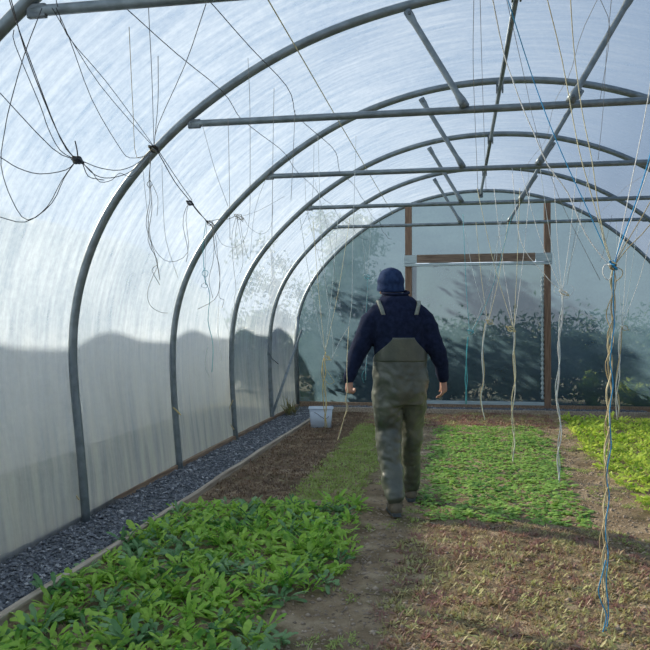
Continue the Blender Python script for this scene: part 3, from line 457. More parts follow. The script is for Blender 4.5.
HP = [profile(P1 if i < 2 else PA, FOOT[i]) for i in range(6)]
ordn = ['nearest the camera, crossing the top left corner', 'second from the camera, left leg beside the leafy bed', 'third from the camera, standing on the gravel beside the brown bed',
        'fourth from the camera, with short struts up to the roof', 'fifth from the camera, its left foot by the dry grass tuft']
def in_plane(y, pts): return [(p[0], y, p[1]) for p in pts]
for i in range(5):
    y = HY[i]
    root = empty('tunnel_hoop', (RX, y, 0), 'galvanised steel arched hoop, ' + ordn[i], 'hoop', 'steel hoops of the tunnel')
    mb = MB(); mb.tube([p + Vector((0, y, 0)) for p in HP[i]], TR, 12); mb.build('hoop_tube', M['steel'], root, True)
    zt = [2.80, 2.815, 2.825, 2.82, 2.832][i]
    xl = [-1.86, -1.84, -1.80, -1.80, -1.80][i]
    mb = MB(); mb.tube([(xl + .02, y, zt), (xl + .10, y, zt), (2 * RX - xl - .10, y, zt), (2 * RX - xl - .02, y, zt)], [.016, .024, .024, .016], 10)
    tb = mb.build('tie_bar', M['steel'], root, True)
    for sx in (-1, 1):
        xe = RX + sx * (RX - xl)
        m2 = MB(); m2.box((min(xe, xe - sx * .09), y - .014, zt - .032), (max(xe, xe - sx * .09), y + .014, zt + .03)); bevel(m2.build('end_bracket', M['steel_dull'], root), .006)
    for sx in (-1, 1):
        lo = Vector((RX + sx * .325, y - .028, zt + .01)); hi = Vector((RX + sx * .70, y - .028, 3.475))
        d = (hi - lo).normalized()
        m2 = MB(); m2.tube([lo, lo + d * .05, lo + d * .11, hi - d * .10, hi - d * .05, hi], [.030, .030, .021, .021, .028, .028], 10)
        st = m2.build('strut', M['steel'], root, True)
        for q in (lo + d * .03, hi - d * .03):
            m3 = MB(); m3.tube([q + Vector((0, -.042, 0)), q + Vector((0, .03, 0))], .011, 6); m3.build('bolt', M['steel_dull'], st)
    m2 = MB(); m2.tube([(RX, y - .03, 3.585), (RX, y + .03, 3.585)], .034, 10)
    m2.box((RX - .032, y - .022, 3.50), (RX - .02, y + .022, 3.60)); m2.box((RX + .02, y - .022, 3.50), (RX + .032, y + .022, 3.60))
    m2.build('ridge_clamp', M['steel_dull'], root)
# end hoop with corner posts and brace
root = empty('end_hoop', (RX, HY[5], 0), 'steel end hoop with thin corner posts, framing the far gable sheet', 'hoop')
mb = MB(); mb.tube([p + Vector((0, HY[5], 0)) for p in HP[5]], TR * .95, 12); mb.build('hoop_tube', M['steel'], root, True)
for sx in (-1, 1):
    xx = -2.70 if sx < 0 else 2 * RX + 2.70
    mb = MB(); mb.tube([(xx + .02 * -sx, HY[5] - .07, 0), (xx, HY[5] - .07, 1.2), (xx + .02 * -sx, HY[5] - .07, 1.55)], .028, 8); mb.build('corner_post', M['steel'], root, True)
    mb = MB(); mb.tube([(xx - sx * .10, HY[5] - .14, 1.32), (xx, 10.85, .12)], .021, 8); mb.build('brace', M['steel'], root, True)
# ridge pole
root = empty('ridge_pole', (RX, 0, 3.53), 'thin grey steel ridge pole running lengthwise below the tops of the hoops', 'pole')
mb = MB(); mb.tube([(RX, 1.0, 3.535), (RX, 5.0, 3.535)], .021, 10); mb.build('pole_section', M['steel'], root, True)
mb = MB(); mb.tube([(RX, 4.9, 3.535), (RX, 8.9, 3.535)], .019, 10); mb.build('pole_section', M['steel'], root, True)
mb = MB(); mb.tube([(RX, 8.8, 3.535), (RX, 12.55, 3.535)], .021, 10); mb.build('pole_section', M['steel'], root, True)
mb = MB(); mb.box((RX - .035, 12.45, 3.49), (RX + .035, 12.56, 3.57)); mb.build('end_clamp', M['steel_dull'], root)

# ---------------------------------------------------------------- tunnel cover (structure)
def cover(y0, y1, dy, hy, prof_at, billow):
    ys = []; y = y0
    while y < y1 - 1e-6: ys.append(y); y += dy
    ys.append(y1); rows = []
    for y in ys:
        pr = prof_at(y); k = 0
        ph = 0
        for a, b in zip(hy, hy[1:]):
            if a <= y <= b: ph = math.sin(PI * (y - a) / (b - a))
        n = len(pr); rw = []
        for i, p in enumerate(pr):
            tt = (pr[min(n - 1, i + 1)] - pr[max(0, i - 1)]).normalized()
            e = min(1, min(i, n - 1 - i) / 12)
            rw.append(Vector((p.x, y, p.z)) + Vector((-tt.z, 0, tt.x)) * (billow * ph * e))
        rows.append(rw)
    return ys, rows
def sheet(name, ys, rows, i0, i1, mat, arcs, kind='structure'):
    w = i1 - i0 + 1; vs = []; uv = []
    for y, r in zip(ys, rows):
        for i in range(i0, i1 + 1): vs.append(r[i]); uv.append((y, arcs[i]))
    fs = []
    for a in range(len(ys) - 1):
        for b in range(w - 1): fs.append((a * w + b, a * w + b + 1, (a + 1) * w + b + 1, (a + 1) * w + b))
    me = mesh(name, vs, fs); ul = me.uv_layers.new(name='UVMap')
    for lp in me.loops: ul.data[lp.index].uv = uv[lp.vertex_index]
    o = link(name, me, mat); o['kind'] = kind; return o
CP = [profile(P1 if i < 2 else PA, FOOT[i], TR + .004) for i in range(6)]
def cprof(y):
    if y <= HY[0]: return CP[0]
    for i in range(5):
        if HY[i] <= y <= HY[i + 1]:
            t = (y - HY[i]) / (HY[i + 1] - HY[i]); return [a.lerp(b, t) for a, b in zip(CP[i], CP[i + 1])]
    return CP[5]
NY = [-2.81, -.865, 1.081] + HY
ys, rows = cover(-2.81, HY[5] + .06, .0975, NY, cprof, .055)
arcs = [0.]
for a, b in zip(CP[3], CP[3][1:]): arcs.append(arcs[-1] + (b - a).length)
n = len(CP[0]); kl = 30
sheet('wall_left', ys, rows, 0, kl, M['film'], arcs)
sheet('ceiling', ys, rows, kl, n - 1 - kl, M['film'], arcs)
arr = [min(a, arcs[-1] - a) for a in arcs]
sheet('wall_right', ys, rows, n - 1 - kl, n - 1, M['film'], arr)
def gable(name, y, prof, mat, cut=None, ztop=None):
    """sheet filling the end hoop; cut = (x0, x1, z1) leaves the door opening free"""
    n = len(prof); vs = []; fs = []; uv = []
    xs = [prof[0].x + (prof[-1].x - prof[0].x) * 0]
    vs = []
    cols_ = 60
    def top(x):
        for a, b in zip(prof[6:-6], prof[7:-5]):
            if a.x <= x <= b.x: return a.z + (b.z - a.z) * (x - a.x) / max(1e-6, b.x - a.x)
        return 1.25
    XL = min(p.x for p in prof) + .012; XR = max(p.x for p in prof) - .012
    grid = [XL + (XR - XL) * i / cols_ for i in range(cols_ + 1)]
    if cut: grid = sorted(grid + [cut[0], cut[1]])
    R = 40
    for x in grid:
        zt = top(x)
        for j in range(R + 1):
            z = zt * j / R
            dx = 0
            if z < 1.2: dx = 0.05 * (1 - z / 1.2) * (1 if x < RX else -1) * max(0, (abs(x - RX) - 2.6) / .5)
            vs.append((x + dx, y + .006 * nz(x * 2, z * 2), z)); uv.append((x, z))
    for i in range(len(grid) - 1):
        for j in range(R):
            xm = (grid[i] + grid[i + 1]) / 2; zz = top(xm) * (j + .5) / R
            if cut and cut[0] < xm < cut[1] and zz < cut[2]: continue
            a = i * (R + 1) + j; fs.append((a, a + R + 1, a + R + 2, a + 1))
    me = mesh(name, vs, fs); ul = me.uv_layers.new(name='UVMap')
    for lp in me.loops: ul.data[lp.index].uv = uv[lp.vertex_index]
    o = link(name, me, mat); o['kind'] = 'structure'; return o
YE = HY[5]
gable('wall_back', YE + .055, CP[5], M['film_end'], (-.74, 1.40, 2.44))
gable('wall_front', -2.80, CP[0], M['film'])
# end frame
pr = empty('door_frame', (.34, YE, 0), 'brown timber door frame with a grey capped lintel in the far gable', 'door frame')
for (x0, x1, zt) in ((-.855, -.745, 3.40), (1.385, 1.485, 3.38)):
    mb = MB(); mb.box((x0, YE - .06, 0), (x1, YE + .04, zt)); bevel(mb.build('post', M['timber'], pr), .006)
mb = MB(); mb.box((-.66, YE - .11, 2.43), (1.24, YE - .062, 2.565)); bevel(mb.build('lintel_plank', M['timber_h'], pr), .005)
for (x0, x1) in ((-.87, -.67), (1.25, 1.50)):
    mb = MB(); mb.box((x0, YE - .115, 2.425), (x1, YE - .062, 2.56)); bevel(mb.build('lintel_cap', M['pale_metal'], pr), .005)['label'] = 'pale grey cap on the lintel end'
mb = MB(); mb.box((-.87, YE - .13, 2.375), (1.50, YE - .062, 2.418)); bevel(mb.build('lintel_rail', M['pale_metal'], pr), .005)['label'] = 'pale grey rail under the plank'
mb = MB(); mb.box((-.74, YE - .05, .10), (1.38, YE + .04, .15)); mb.build('sill', M['pale_metal'], pr)
# door sheet with a gathered right edge
vs = []; fs = []; uv = []; A, Bn = 90, 30
for i in range(A + 1):
    x = -.742 + (1.386 + .742) * i / A
    for j in range(Bn + 1):
        z = .15 + 2.27 * j / Bn; e = max(0, (x - 1.16) / .22)
        vs.append((x, YE + .02 + .012 * e * math.sin(z * 70 / 1.0) + .01 * nz(x * 3, z * 1.5), z)); uv.append((x, z))
for i in range(A):
    for j in range(Bn): a = i * (Bn + 1) + j; fs.append((a, a + Bn + 1, a + Bn + 2, a + 1))
me = mesh('door_1', vs, fs); ul = me.uv_layers.new(name='UVMap')
for lp in me.loops: ul.data[lp.index].uv = uv[lp.vertex_index]
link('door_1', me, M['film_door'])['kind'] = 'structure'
mb = MB()
mb.tube([(1.355, YE - .02 + .0, .2 + k * .02) for k in range(100)], [.022 + .008 * math.sin(k * 1.6) for k in range(100)], 8)
tag(mb.build('rolled_film', M['pale_metal'], None, True), 'rolled, ribbed edge of clear film hanging on the right door post', 'film roll')

# ---------------------------------------------------------------- ground
def hz(x, y):
    h = .012 * nz(x * 2.2, y * 2.2) + .010 * nz(x * 7, y * 7, 3) + .006 * nz(x * 17, y * 17, 8)
    path = math.exp(-((x + .52 - .02 * (y - 5)) / .26) ** 2) if y < 12 else 0
    path2 = math.exp(-((x - 1.27) / .2) ** 2)
    h -= .022 * path + .015 * path2
    if y > 9.5 and x > 0: h += .02 * min(1, (y - 9.5) / 2)
    return h
def grid_mesh(name, x0, x1, y0, y1, d, zf, mat, kind=None):
    nx = int((x1 - x0) / d); ny = int((y1 - y0) / d)
    vs = [(x0 + (x1 - x0) * i / nx, y0 + (y1 - y0) * j / ny, 0) for j in range(ny + 1) for i in range(nx + 1)]
    vs = [(x, y, zf(x, y)) for x, y, _ in vs]
    fs = [(j * (nx + 1) + i, j * (nx + 1) + i + 1, (j + 1) * (nx + 1) + i + 1, (j + 1) * (nx + 1) + i) for j in range(ny) for i in range(nx)]
    o = link(name, mesh(name, vs, fs), mat)
    if kind: o['kind'] = kind
    return o
YB = 12.0   # where the soil ends at the back kerb
YB = 12.05
grid_mesh('floor', -2.125, 2.875, -2.7, YB, .032, hz, M['soil'], 'structure')
def gz(x, y): return .012 + .008 * nz(x * 5, y * 5)
grid_mesh('trim_1', -2.72, -2.15, -2.7, YE, .05, gz, M['grit'], 'structure')
grid_mesh('trim_2', -2.15, 2.91, YB + .03, YE, .05, lambda x, y: gz(x, y) + .03, M['grit'], 'structure')
grid_mesh('trim_3', 2.91, 3.47, -2.7, YE, .05, gz, M['grit'], 'structure')
def chips(name, boxes, n, label, parent=None):
    r = random.Random(3); mb = MB()
    ico = [(1, 0, 0), (-1, 0, 0), (0, 1, 0), (0, -1, 0), (0, 0, 1), (0, 0, -1)]
    icf = [(0, 2, 4), (2, 1, 4), (1, 3, 4), (3, 0, 4), (2, 0, 5), (1, 2, 5), (3, 1, 5), (0, 3, 5)]
    vs = []; fs = []
    area = [(b[1] - b[0]) * (b[3] - b[2]) for b in boxes]; tot = sum(area)
    for b, a in zip(boxes, area):
        for _ in range(int(n * a / tot)):
            x = r.uniform(b[0], b[1]); y = r.uniform(b[2], b[3]); s = r.uniform(.006, .017)
            if r.random() < .04: s *= 1.5
            z = b[4] + r.uniform(-.002, .010); c, sn = math.cos(r.uniform(0, 6.3)), math.sin(r.uniform(0, 6.3))
            base = len(vs)
            for (a1, b1, c1) in ico:
                px = a1 * s * r.uniform(.7, 1.4); py = b1 * s * r.uniform(.6, 1.1); pz = c1 * s * r.uniform(.35, .8)
                vs.append((x + px * c - py * sn, y + px * sn + py * c, z + pz + px * r.uniform(-.3, .3)))
            fs += [tuple(q + base for q in f) for f in icf]
    o = link(name, mesh(name, vs, fs), M['chips'], None, False)
    return tag(o, label, 'gravel', None, 'stuff')
chips('gravel', [(-2.70, -2.16, 2.6, 12.5, .018)], 15000, 'dark grey gravel strip between the left wall and the soil')
chips('gravel', [(-2.1, 2.9, YB + .06, 12.5, .05), (2.93, 3.4, 9, 12.5, .018)], 5000, 'grey gravel strip along the foot of the far gable and right wall')
# base timbers under the film
for nm, x in (('baseboard_left', -2.685), ('baseboard_right', 3.445)):
    mb = MB(); mb.box((x - .022, -2.75, -.06), (x + .022, YE, .062)); bevel(mb.build(nm, M['board_dark']), .004)['kind'] = 'structure'
mb = MB(); mb.box((-2.68, YE - .05, -.02), (3.44, YE + .03, .10)); bevel(mb.build('baseboard_back', M['board_dark']), .004)['kind'] = 'structure'
# inner edging boards
j = 0
segs = [(1.2, 3.85, 'nearest edging board, between gravel and the leafy bed'), (3.86, 6.45, 'second edging board, beside the far half of the leafy bed'), (6.46, 9.1, 'third edging board, beside the brown seedling bed'), (9.11, YB + .02, 'farthest edging board on the left, ending near the white tub')]
for a, b, lb in segs:
    x = -2.137 + (.012 if j % 2 else 0); j += 1
    mb = MB(); m_ = 12
    for q in range(m_):
        y0 = a + (b - a) * q / m_; y1 = a + (b - a) * (q + 1) / m_
        w0 = .012 * nz(y0, j); w1 = .012 * nz(y1, j); z0 = .045 + .010 * nz(y0 * 1.3, j, 4); z1 = .045 + .010 * nz(y1 * 1.3, j, 4)
        mb.add([(x - .022 + w0, y0, -.08), (x + .022 + w0, y0, -.08), (x + .022 + w0, y0, z0), (x - .022 + w0, y0, z0), (x - .022 + w1, y1, -.08), (x + .022 + w1, y1, -.08), (x + .022 + w1, y1, z1), (x - .022 + w1, y1, z1)],
               [(0, 1, 5, 4), (1, 2, 6, 5), (2, 3, 7, 6), (3, 0, 4, 7)] + ([(0, 3, 2, 1)] if q == 0 else []) + ([(4, 5, 6, 7)] if q == m_ - 1 else []))
    me = mesh('edging_board', mb.v, mb.f); bm = bmesh.new(); bm.from_mesh(me); bmesh.ops.remove_doubles(bm, verts=bm.verts, dist=1e-5); bm.to_mesh(me)
    tag(bevel(link('edging_board', me, M['board'], None, False), .006), 'weathered timber ' + lb, 'board', 'edging boards')
for (a, b, lb) in (((-2.12, YB + .005), (.4, YB + .045), 'weathered timber edging board along the back of the beds, left half'), ((.41, YB + .005), (2.9, YB + .045), 'weathered timber edging board along the back of the beds, right half')):
    mb = MB(); mb.box((a[0], a[1], -.06), (b[0], b[1], .07)); tag(bevel(mb.build('edging_board', M['board']), .006), lb, 'board')
mb = MB(); mb.box((2.88, 3.0, -.06), (2.92, YB, .055)); tag(bevel(mb.build('edging_board', M['board']), .006), 'weathered timber edging board at the far right, beside the bright bed', 'board')

# ---------------------------------------------------------------- plants
def leaf(mb, base, az, L, W, el0, el1, lobes=0, r=rnd, seg=6, fold=.25, twist=0., spoon=False):
    p = Vector(base); d = Vector((math.cos(az), math.sin(az), 0)); side = Vector((-math.sin(az), math.cos(az), 0))
    vs = []
    for i in range(seg + 1):
        t = i / seg; el = el0 + (el1 - el0) * t
        dirv = d * math.cos(el) + Vector((0, 0, math.sin(el)))
        if i: p = p + dirv * (L / seg)
        w = W * (math.sin(PI * min(1, max(0, (t - .12) / .88)) ** .75) if t > .12 else .10)
        if i == seg: w = W * .08
        if t <= .3: w = max(w * .5, W * .12)
        if spoon: w = W * (.14 if t < .3 else (.14 + .86 * min(1, (t - .3) / .35)) if t < .8 else (.9 if t < .95 else .35))
        if lobes and i % 2 == 0 and 0 < i < seg: w *= .62
        nrm = dirv.cross(side) * -1
        s2 = (side * math.cos(twist * t) + nrm * math.sin(twist * t))
        jit = r.uniform(-.12, .12) * W
        vs += [p - s2 * w + nrm * abs(w) * fold * 1 + Vector((0, 0, jit)), p.copy(), p + s2 * w + nrm * abs(w) * fold - Vector((0, 0, jit))]
    fs = []
    for i in range(seg):
        a = i * 3; fs += [(a, a + 1, a + 4, a + 3), (a + 1, a + 2, a + 5, a + 4)]
    mb.add(vs, fs)
def make_leafy(r, scale=1.):
    mb = MB(); n = r.randint(15, 21)
    for k in range(n):
        L = r.uniform(.055, .135) * scale
        leaf(mb, (r.uniform(-.03, .03), r.uniform(-.03, .03), 0), k * 2.4 + r.uniform(-.4, .4), L, r.uniform(.011, .019) * scale, r.uniform(.8, 1.45), r.uniform(-.6, .7), r.random() < .7, r, 8, .2, r.uniform(-.9, .9), True)
    return mb
def make_low(r, scale=1.):
    mb = MB(); n = r.randint(14, 20)
    for k in range(n):
        L = r.uniform(.03, .07) * scale
        leaf(mb, (r.uniform(-.04, .04), r.uniform(-.04, .04), 0), k * 2.4 + r.uniform(-.4, .4), L, r.uniform(.011, .018) * scale, r.uniform(.5, 1.2), r.uniform(-.7, .1), 0, r, 5, .2, r.uniform(-.4, .4), True)
    return mb
def make_red(r, scale=1., spread=.045):
    mb = MB(); n = r.randint(12, 18)
    for k in range(n):
        L = r.uniform(.02, .06) * scale
        a = r.uniform(0, 6.3); rr = spread * math.sqrt(r.random())
        leaf(mb, (rr * math.cos(a), rr * math.sin(a), 0), r.uniform(0, 6.3), L, r.uniform(.003, .009) * scale, r.uniform(.4, 1.4), r.uniform(-.3, 1.), 0, r, 3, .2, r.uniform(-.4, .4))
    return mb
def variants(fn, name, mats, k, seed, *a):
    out = []
    for i in range(k):
        r = random.Random(seed + i); mb = fn(r, *a); me = mesh(name, mb.v, mb.f); me.materials.append(mats[i % len(mats)])
        me.polygons.foreach_set('use_smooth', [True] * len(me.polygons)); out.append(me)
    return out
def scatter(area, d, r, inside, jit=.4):
    x0, x1, y0, y1 = area; pts = []; j = 0; y = y0
    while y < y1:
        x = x0 + (d / 2 if j % 2 else 0)
        while x < x1:
            px = x + r.uniform(-jit, jit) * d; py = y + r.uniform(-jit, jit) * d
            if inside(px, py): pts.append((px, py))
            x += d
        y += d * .9; j += 1
    return pts
def plant(meshes, name, pts, label, cat, group, r, smin=.8, smax=1.2, cap=300, dz=-.006):
    pts = sorted(pts, key=lambda p: p[0] ** 2 + p[1] ** 2)[:cap]
    for x, y in pts:
        o = bpy.data.objects.new(name, r.choice(meshes)); col.objects.link(o)
        o.location = (x, y, hz(x, y) + dz); o.rotation_euler = (r.uniform(-.12, .12), r.uniform(-.12, .12), r.uniform(0, 6.28))
        s = r.uniform(smin, smax); o.scale = (s, s, s * r.uniform(.85, 1.15)); tag(o, label, cat, group)
    print(name, len(pts))
def carpet(name, meshes, pts, label, cat, mat, r, smin=.8, smax=1.2):
    """plants too small and dense to count: one mesh"""
    vs = []; fs = []
    data = [([v.co.copy() for v in m.vertices], [tuple(p.vertices) for p in m.polygons]) for m in meshes]
    for x, y in pts:
        V, F = r.choice(data); a = r.uniform(0, 6.28); s = r.uniform(smin, smax); c, sn = math.cos(a) * s, math.sin(a) * s; b = len(vs); z = hz(x, y) - .004
        vs += [(x + v.x * c - v.y * sn, y + v.x * sn + v.y * c, z + v.z * s) for v in V]; fs += [tuple(i + b for i in f) for f in F]
    return tag(link(name, mesh(name, vs, fs), mat), label, cat, None, 'stuff')
# leafy salad bed, front left
R1 = random.Random(21)
lv = variants(make_leafy, 'leafy_salad_plant', [M['leafy'], M['leafy'], M['leafy'], M['leafy_b']], 12, 100)
def in_leafy(x, y):
    e = .10 * nz(x * 2, y * 2)
    xr = -.74 + .09 * math.sin(y * 1.3 + 2.0) + e
    if y < 3.9: xr = -.80 + e
    yb = 5.85 + .36 * (x + 2.0) / 1.2 + e
    return -2.10 < x < xr and y < yb
pts = scatter((-2.1, -.5, 2.75, 6.6), .124, R1, in_leafy)
plant(lv, 'salad_plant', pts, 'bright green lobed salad plant in the dense front left bed', 'salad plant', 'leafy salad plants in the front left bed', R1, .75, 1.25)
# a few stray ones on the path side
# low green bed, right of the path
R2 = random.Random(22)
lw = variants(make_low, 'low_salad_plant', [M['low']], 10, 200)
def in_low(x, y):
    e = .07 * nz(x * 3, y * 3, 2)
    return -.27 + e - .02 * (y - 5.5) / 5 < x < .93 + e + .2 * (y - 5.5) / 5 and 5.5 + e < y < 10.6
pts = scatter((-.45, 1.3, 5.4, 10.7), .142, R2, in_low, .35)
plant(lw, 'low_salad_plant', pts, 'small dark green salad plant in the low rows right of the path', 'salad plant', 'low salad plants right of the path', R2, 1.0, 1.45)
rest = sorted(pts, key=lambda p: p[0] ** 2 + p[1] ** 2)[300:] + scatter((-.45, 1.3, 5.4, 10.7), .13, R2, in_low, .45)
if rest: carpet('salad_rows', lw, rest, 'dense low green leaves filling the bed between the single plants right of the path', 'salad plants', M['low'], R2, .6, 1.1)
# bright bed, far right
R3 = random.Random(23)
lb = variants(make_leafy, 'bright_salad_plant', [M['bright']], 10, 300, .62)
def in_bright(x, y):
    e = .08 * nz(x * 3, y * 3, 5)
    return 1.42 + e + max(0, y - 9.5) * .05 < x < 2.84 and 5.7 < y < 11.45 + e and math.atan2(x, y) < .275
pts = scatter((1.3, 2.9, 5.7, 11.6), .15, R3, in_bright)
plant(lb, 'bright_salad_plant', pts, 'yellow-green salad plant in the bright bed at the far right', 'salad plant', 'bright salad plants at the far right', R3, 1.2, 1.8)
# front right seedlings
R4 = random.Random(24)
lr = variants(make_red, 'red_seedling', [M['redgreen']], 10, 400)
def in_front(x, y):
    e = .12 * nz(x * 2, y * 2, 7)
    return -.36 + e < x < 1.12 + e and 3.0 < y < 5.42 + e * .3
near = scatter((-.5, 1.3, 3.05, 5.5), .105, R4, in_front)
plant(lr, 'seedling_tuft', near, 'tiny reddish green seedling tuft in the bed at the front right', 'seedling', 'seedling tufts in the front right bed', R4, .8, 1.3)
carpet('seedling_carpet', lr, scatter((-.6, 1.4, 3.05, 5.6), .062, R4, lambda x, y: in_front(x * .97, y) and R4.random() < .85), 'fine reddish green growth carpeting the front right bed', 'seedlings', M['redgreen'], R4, .6, 1.)
carpet('weed_carpet', lr, scatter((-1.35, -.5, 5.9, 10.6), .062, R4, lambda x, y: -1.42 + .12 * nz(x * 2, y * 2, 9) < x < -.80 + .10 * nz(x * 2, y * 2, 11) + .02 * (y - 6) and y > 5.9), 'thin green seedlings in the bed between the brown bed and the path', 'seedlings', M['thin'], R4, .7, 1.15)
carpet('rust_seedlings', lr, scatter((-2.08, -1.3, 5.9, 11.9), .062, R4, lambda x, y: -2.08 < x < -1.36 + .12 * nz(x * 2, y * 2, 9)), 'rusty brown seedlings in the shaded bed beside the left edging boards', 'seedlings', M['rust'], R4, .6, 1.)
carpet('red_seedlings', lr, scatter((-.6, 1.5, 10.55, 11.95), .062, R4, lambda x, y: (x > -.5 and x < 1.35) and y > 10.6) + scatter((-1.3, -.6, 10.4, 11.9), .07, R4, lambda x, y: True), 'reddish seedlings in the back row in front of the door', 'seedlings', M['redgreen'], R4, .8, 1.2)
carpet('path_weeds', lr, scatter((-.85, 1.6, 3.1, 11.5), .07, R4, lambda x, y: ((-.72 < x < -.3) or (1.05 < x < 1.5)) and nz(x * 2.3, y * 2.3, 5) > .12 and R4.random() < .5), 'sparse green weeds on the bare soil path', 'weeds', M['thin'], R4, .5, .9)
# clods and small stones on the soil
r = random.Random(9); vs = []; fs = []
ico = [(1, 0, 0), (-1, 0, 0), (0, 1, 0), (0, -1, 0), (0, 0, 1), (0, 0, -1)]
icf = [(0, 2, 4), (2, 1, 4), (1, 3, 4), (3, 0, 4), (2, 0, 5), (1, 2, 5), (3, 1, 5), (0, 3, 5)]
for _ in range(9000):
    x = r.uniform(-2.05, 2.85); y = 2.8 + 9.2 * r.random() ** 1.6; s = r.uniform(.004, .014) * (1.7 if r.random() < .06 else 1)
    if r.random() < .5: x = r.choice((-.52, 1.2)) + r.gauss(0, .18)
    base = len(vs); z = hz(x, y) + s * .1
    for q in ico: vs.append((x + q[0] * s * r.uniform(.6, 1.4), y + q[1] * s * r.uniform(.6, 1.4), z + q[2] * s * r.uniform(.4, .9)))
    fs += [tuple(k + base for k in f) for f in icf]
tag(link('soil_clods', mesh('soil_clods', vs, fs), M['clod']), 'small brown clods and stones strewn over the soil paths', 'soil', None, 'stuff')
# dry grass tuft by the fifth hoop
mb = MB(); r = random.Random(5)
for k in range(70):
    a = r.uniform(0, 6.3); rr = .10 * r.random()
    leaf(mb, (rr * math.cos(a), rr * math.sin(a), 0), r.uniform(0, 6.3), r.uniform(.14, .36), .006, r.uniform(1.1, 1.5), r.uniform(-.2, 1.2), 0, r, 5, .1)
o = tag(mb.build('grass_tuft', M['dry'], None, True), 'dry yellow-green grass tuft at the foot of the fifth hoop', 'grass'); o.location = (-2.52, 11.25, .015)
# plastic tub
root = empty('plastic_tub', (-1.86, 10.20, .005), 'white rectangular plastic tub standing on the soil at the left back', 'tub')
def rrect(w, d, rad, z, n=5):
    o = []
    for cx, cy, a0 in ((w - rad, d - rad, 0), (-w + rad, d - rad, PI / 2), (-w + rad, -d + rad, PI), (w - rad, -d + rad, 1.5 * PI)):
        for k in range(n + 1): a = a0 + PI / 2 * k / n; o.append(Vector((cx + rad * math.cos(a), cy + rad * math.sin(a), z)))
    return o
ca, sa = math.cos(.17), math.sin(.17)
def tubw(v): return Vector((v.x * ca - v.y * sa, v.x * sa + v.y * ca, v.z)) + root.location
rings = [rrect(.138, .11, .03, .0), rrect(.160, .13, .035, .265), rrect(.154, .124, .033, .265), rrect(.133, .105, .028, .012)]
n_ = len(rings[0]); vs = [tubw(v) for rg in rings for v in rg]; fs = [tuple(range(n_))[::-1], tuple(3 * n_ + k for k in range(n_))]
for a in range(3):
    for k in range(n_): fs.append((a * n_ + k, a * n_ + (k + 1) % n_, (a + 1) * n_ + (k + 1) % n_, (a + 1) * n_ + k))
link('tub_body', mesh('tub_body', vs, fs), M['tub'], root)
mb = MB(); q = [tubw(v) for v in rrect(.165, .135, .038, .262)]; mb.tube(q + [q[0]], .009, 6); mb.build('rim', M['tub'], root, True)
mb = MB(); mb.tube([tubw(Vector(v)) for v in catmull([(-.168, -.02, .24), (-.06, -.145, .20), (.07, -.155, .13), (.168, -.02, .24)], 8)], .004, 6); mb.build('handle', M['steel_dull'], root, True)
mb = MB(); tp_ = []
for k in range(60):
    y = 1.0 + 11.5 * k / 59; pr_ = cprof(y); z_ = next(a.z + (b.z - a.z) * (-1.06 - a.x) / (b.x - a.x) for a, b in zip(pr_[30:], pr_[31:]) if a.x <= -1.06 <= b.x); tp_.append((-1.06, y, z_ - .07))
mb.tube(tp_, .0045, 6); tag(mb.build('roof_cord', M['twine']['straw'], None, True), 'pale tan cord running lengthwise just under the roof film, left of the ridge', 'cord')
# small clips
mb = MB(); mb.tube([(-2.70, 6.87, .62), (-2.66, 6.84, .60), (-2.60, 6.80, .56)], .007, 6); tag(mb.build('cable_clip', M['twine']['gold'], None, True), 'yellowish clip sticking out from the left leg of the third hoop', 'clip')
mb = MB(); mb.tube([(-2.72, 10.70, 1.0), (-2.68, 10.70, .92), (-2.58, 10.70, .84)], .008, 6); tag(mb.build('cable_clip', M['steel_dull'], None, True), 'dark clip sticking out from the left leg of the fifth hoop', 'clip')
mb = MB(); mb.tube(catmull([(-2.705, 4.94, .52), (-2.72, 4.93, .40), (-2.70, 4.93, .26), (-2.64, 4.93, .18)], 5), .007, 6); tag(mb.build('cord_loop', M['twine']['tan'], None, True), 'tan cord hanging beside the left leg of the second hoop', 'cord')
mb = MB(); mb.tube(catmull([(-2.70, 8.82, .50), (-2.74, 8.80, .38), (-2.73, 8.80, .22), (-2.68, 8.80, .14)], 5), .007, 6); tag(mb.build('cord_loop', M['twine']['tan'], None, True), 'tan cord hanging beside the left leg of the fourth hoop', 'cord')

# ---------------------------------------------------------------- twine
for name, label, cat, strands in TWINE:
    p0 = strands[0][3][0]; root = empty(name, p0, label, cat)
    for nm, cl, rad, pts in strands:
        mb = MB(); c = catmull(pts, 3) if len(pts) > 2 else [Vector(p) for p in pts]
        mb.tube(c, rad * .8, 5); mb.build(nm, M['twine'][cl], root, True)
# lengthwise wires resting on the tie bars
for x, lb in ((-1.47, 'thin dark crop wire sagging lengthwise, nearest the left wall'), (-1.08, 'thin dark crop wire sagging lengthwise, second from the left wall'), (.62, 'thin crop wire running lengthwise just right of the ridge'), (1.75, 'thin crop wire running lengthwise at the far right')):
    pts = []
    for a, b in zip(HY, HY[1:]):
        for k in range(10):
            t = k / 10; pts.append((x + .11 * math.sin(a * 3 + x) * math.sin(PI * t) + .02 * math.sin(7 * t + a) * math.sin(PI * t), a + (b - a) * t, 2.845 - (.05 + .02 * math.sin(a * 5)) * 4 * t * (1 - t)))
    pts.append((x, HY[-1], 2.845))
    mb = MB(); mb.tube(pts, .0023 if x < 0 else .0013, 5); tag(mb.build('crop_wire', M['twine']['dark' if x < 0 else 'greytan'], None, True), lb, 'wire', 'crop wires under the roof')
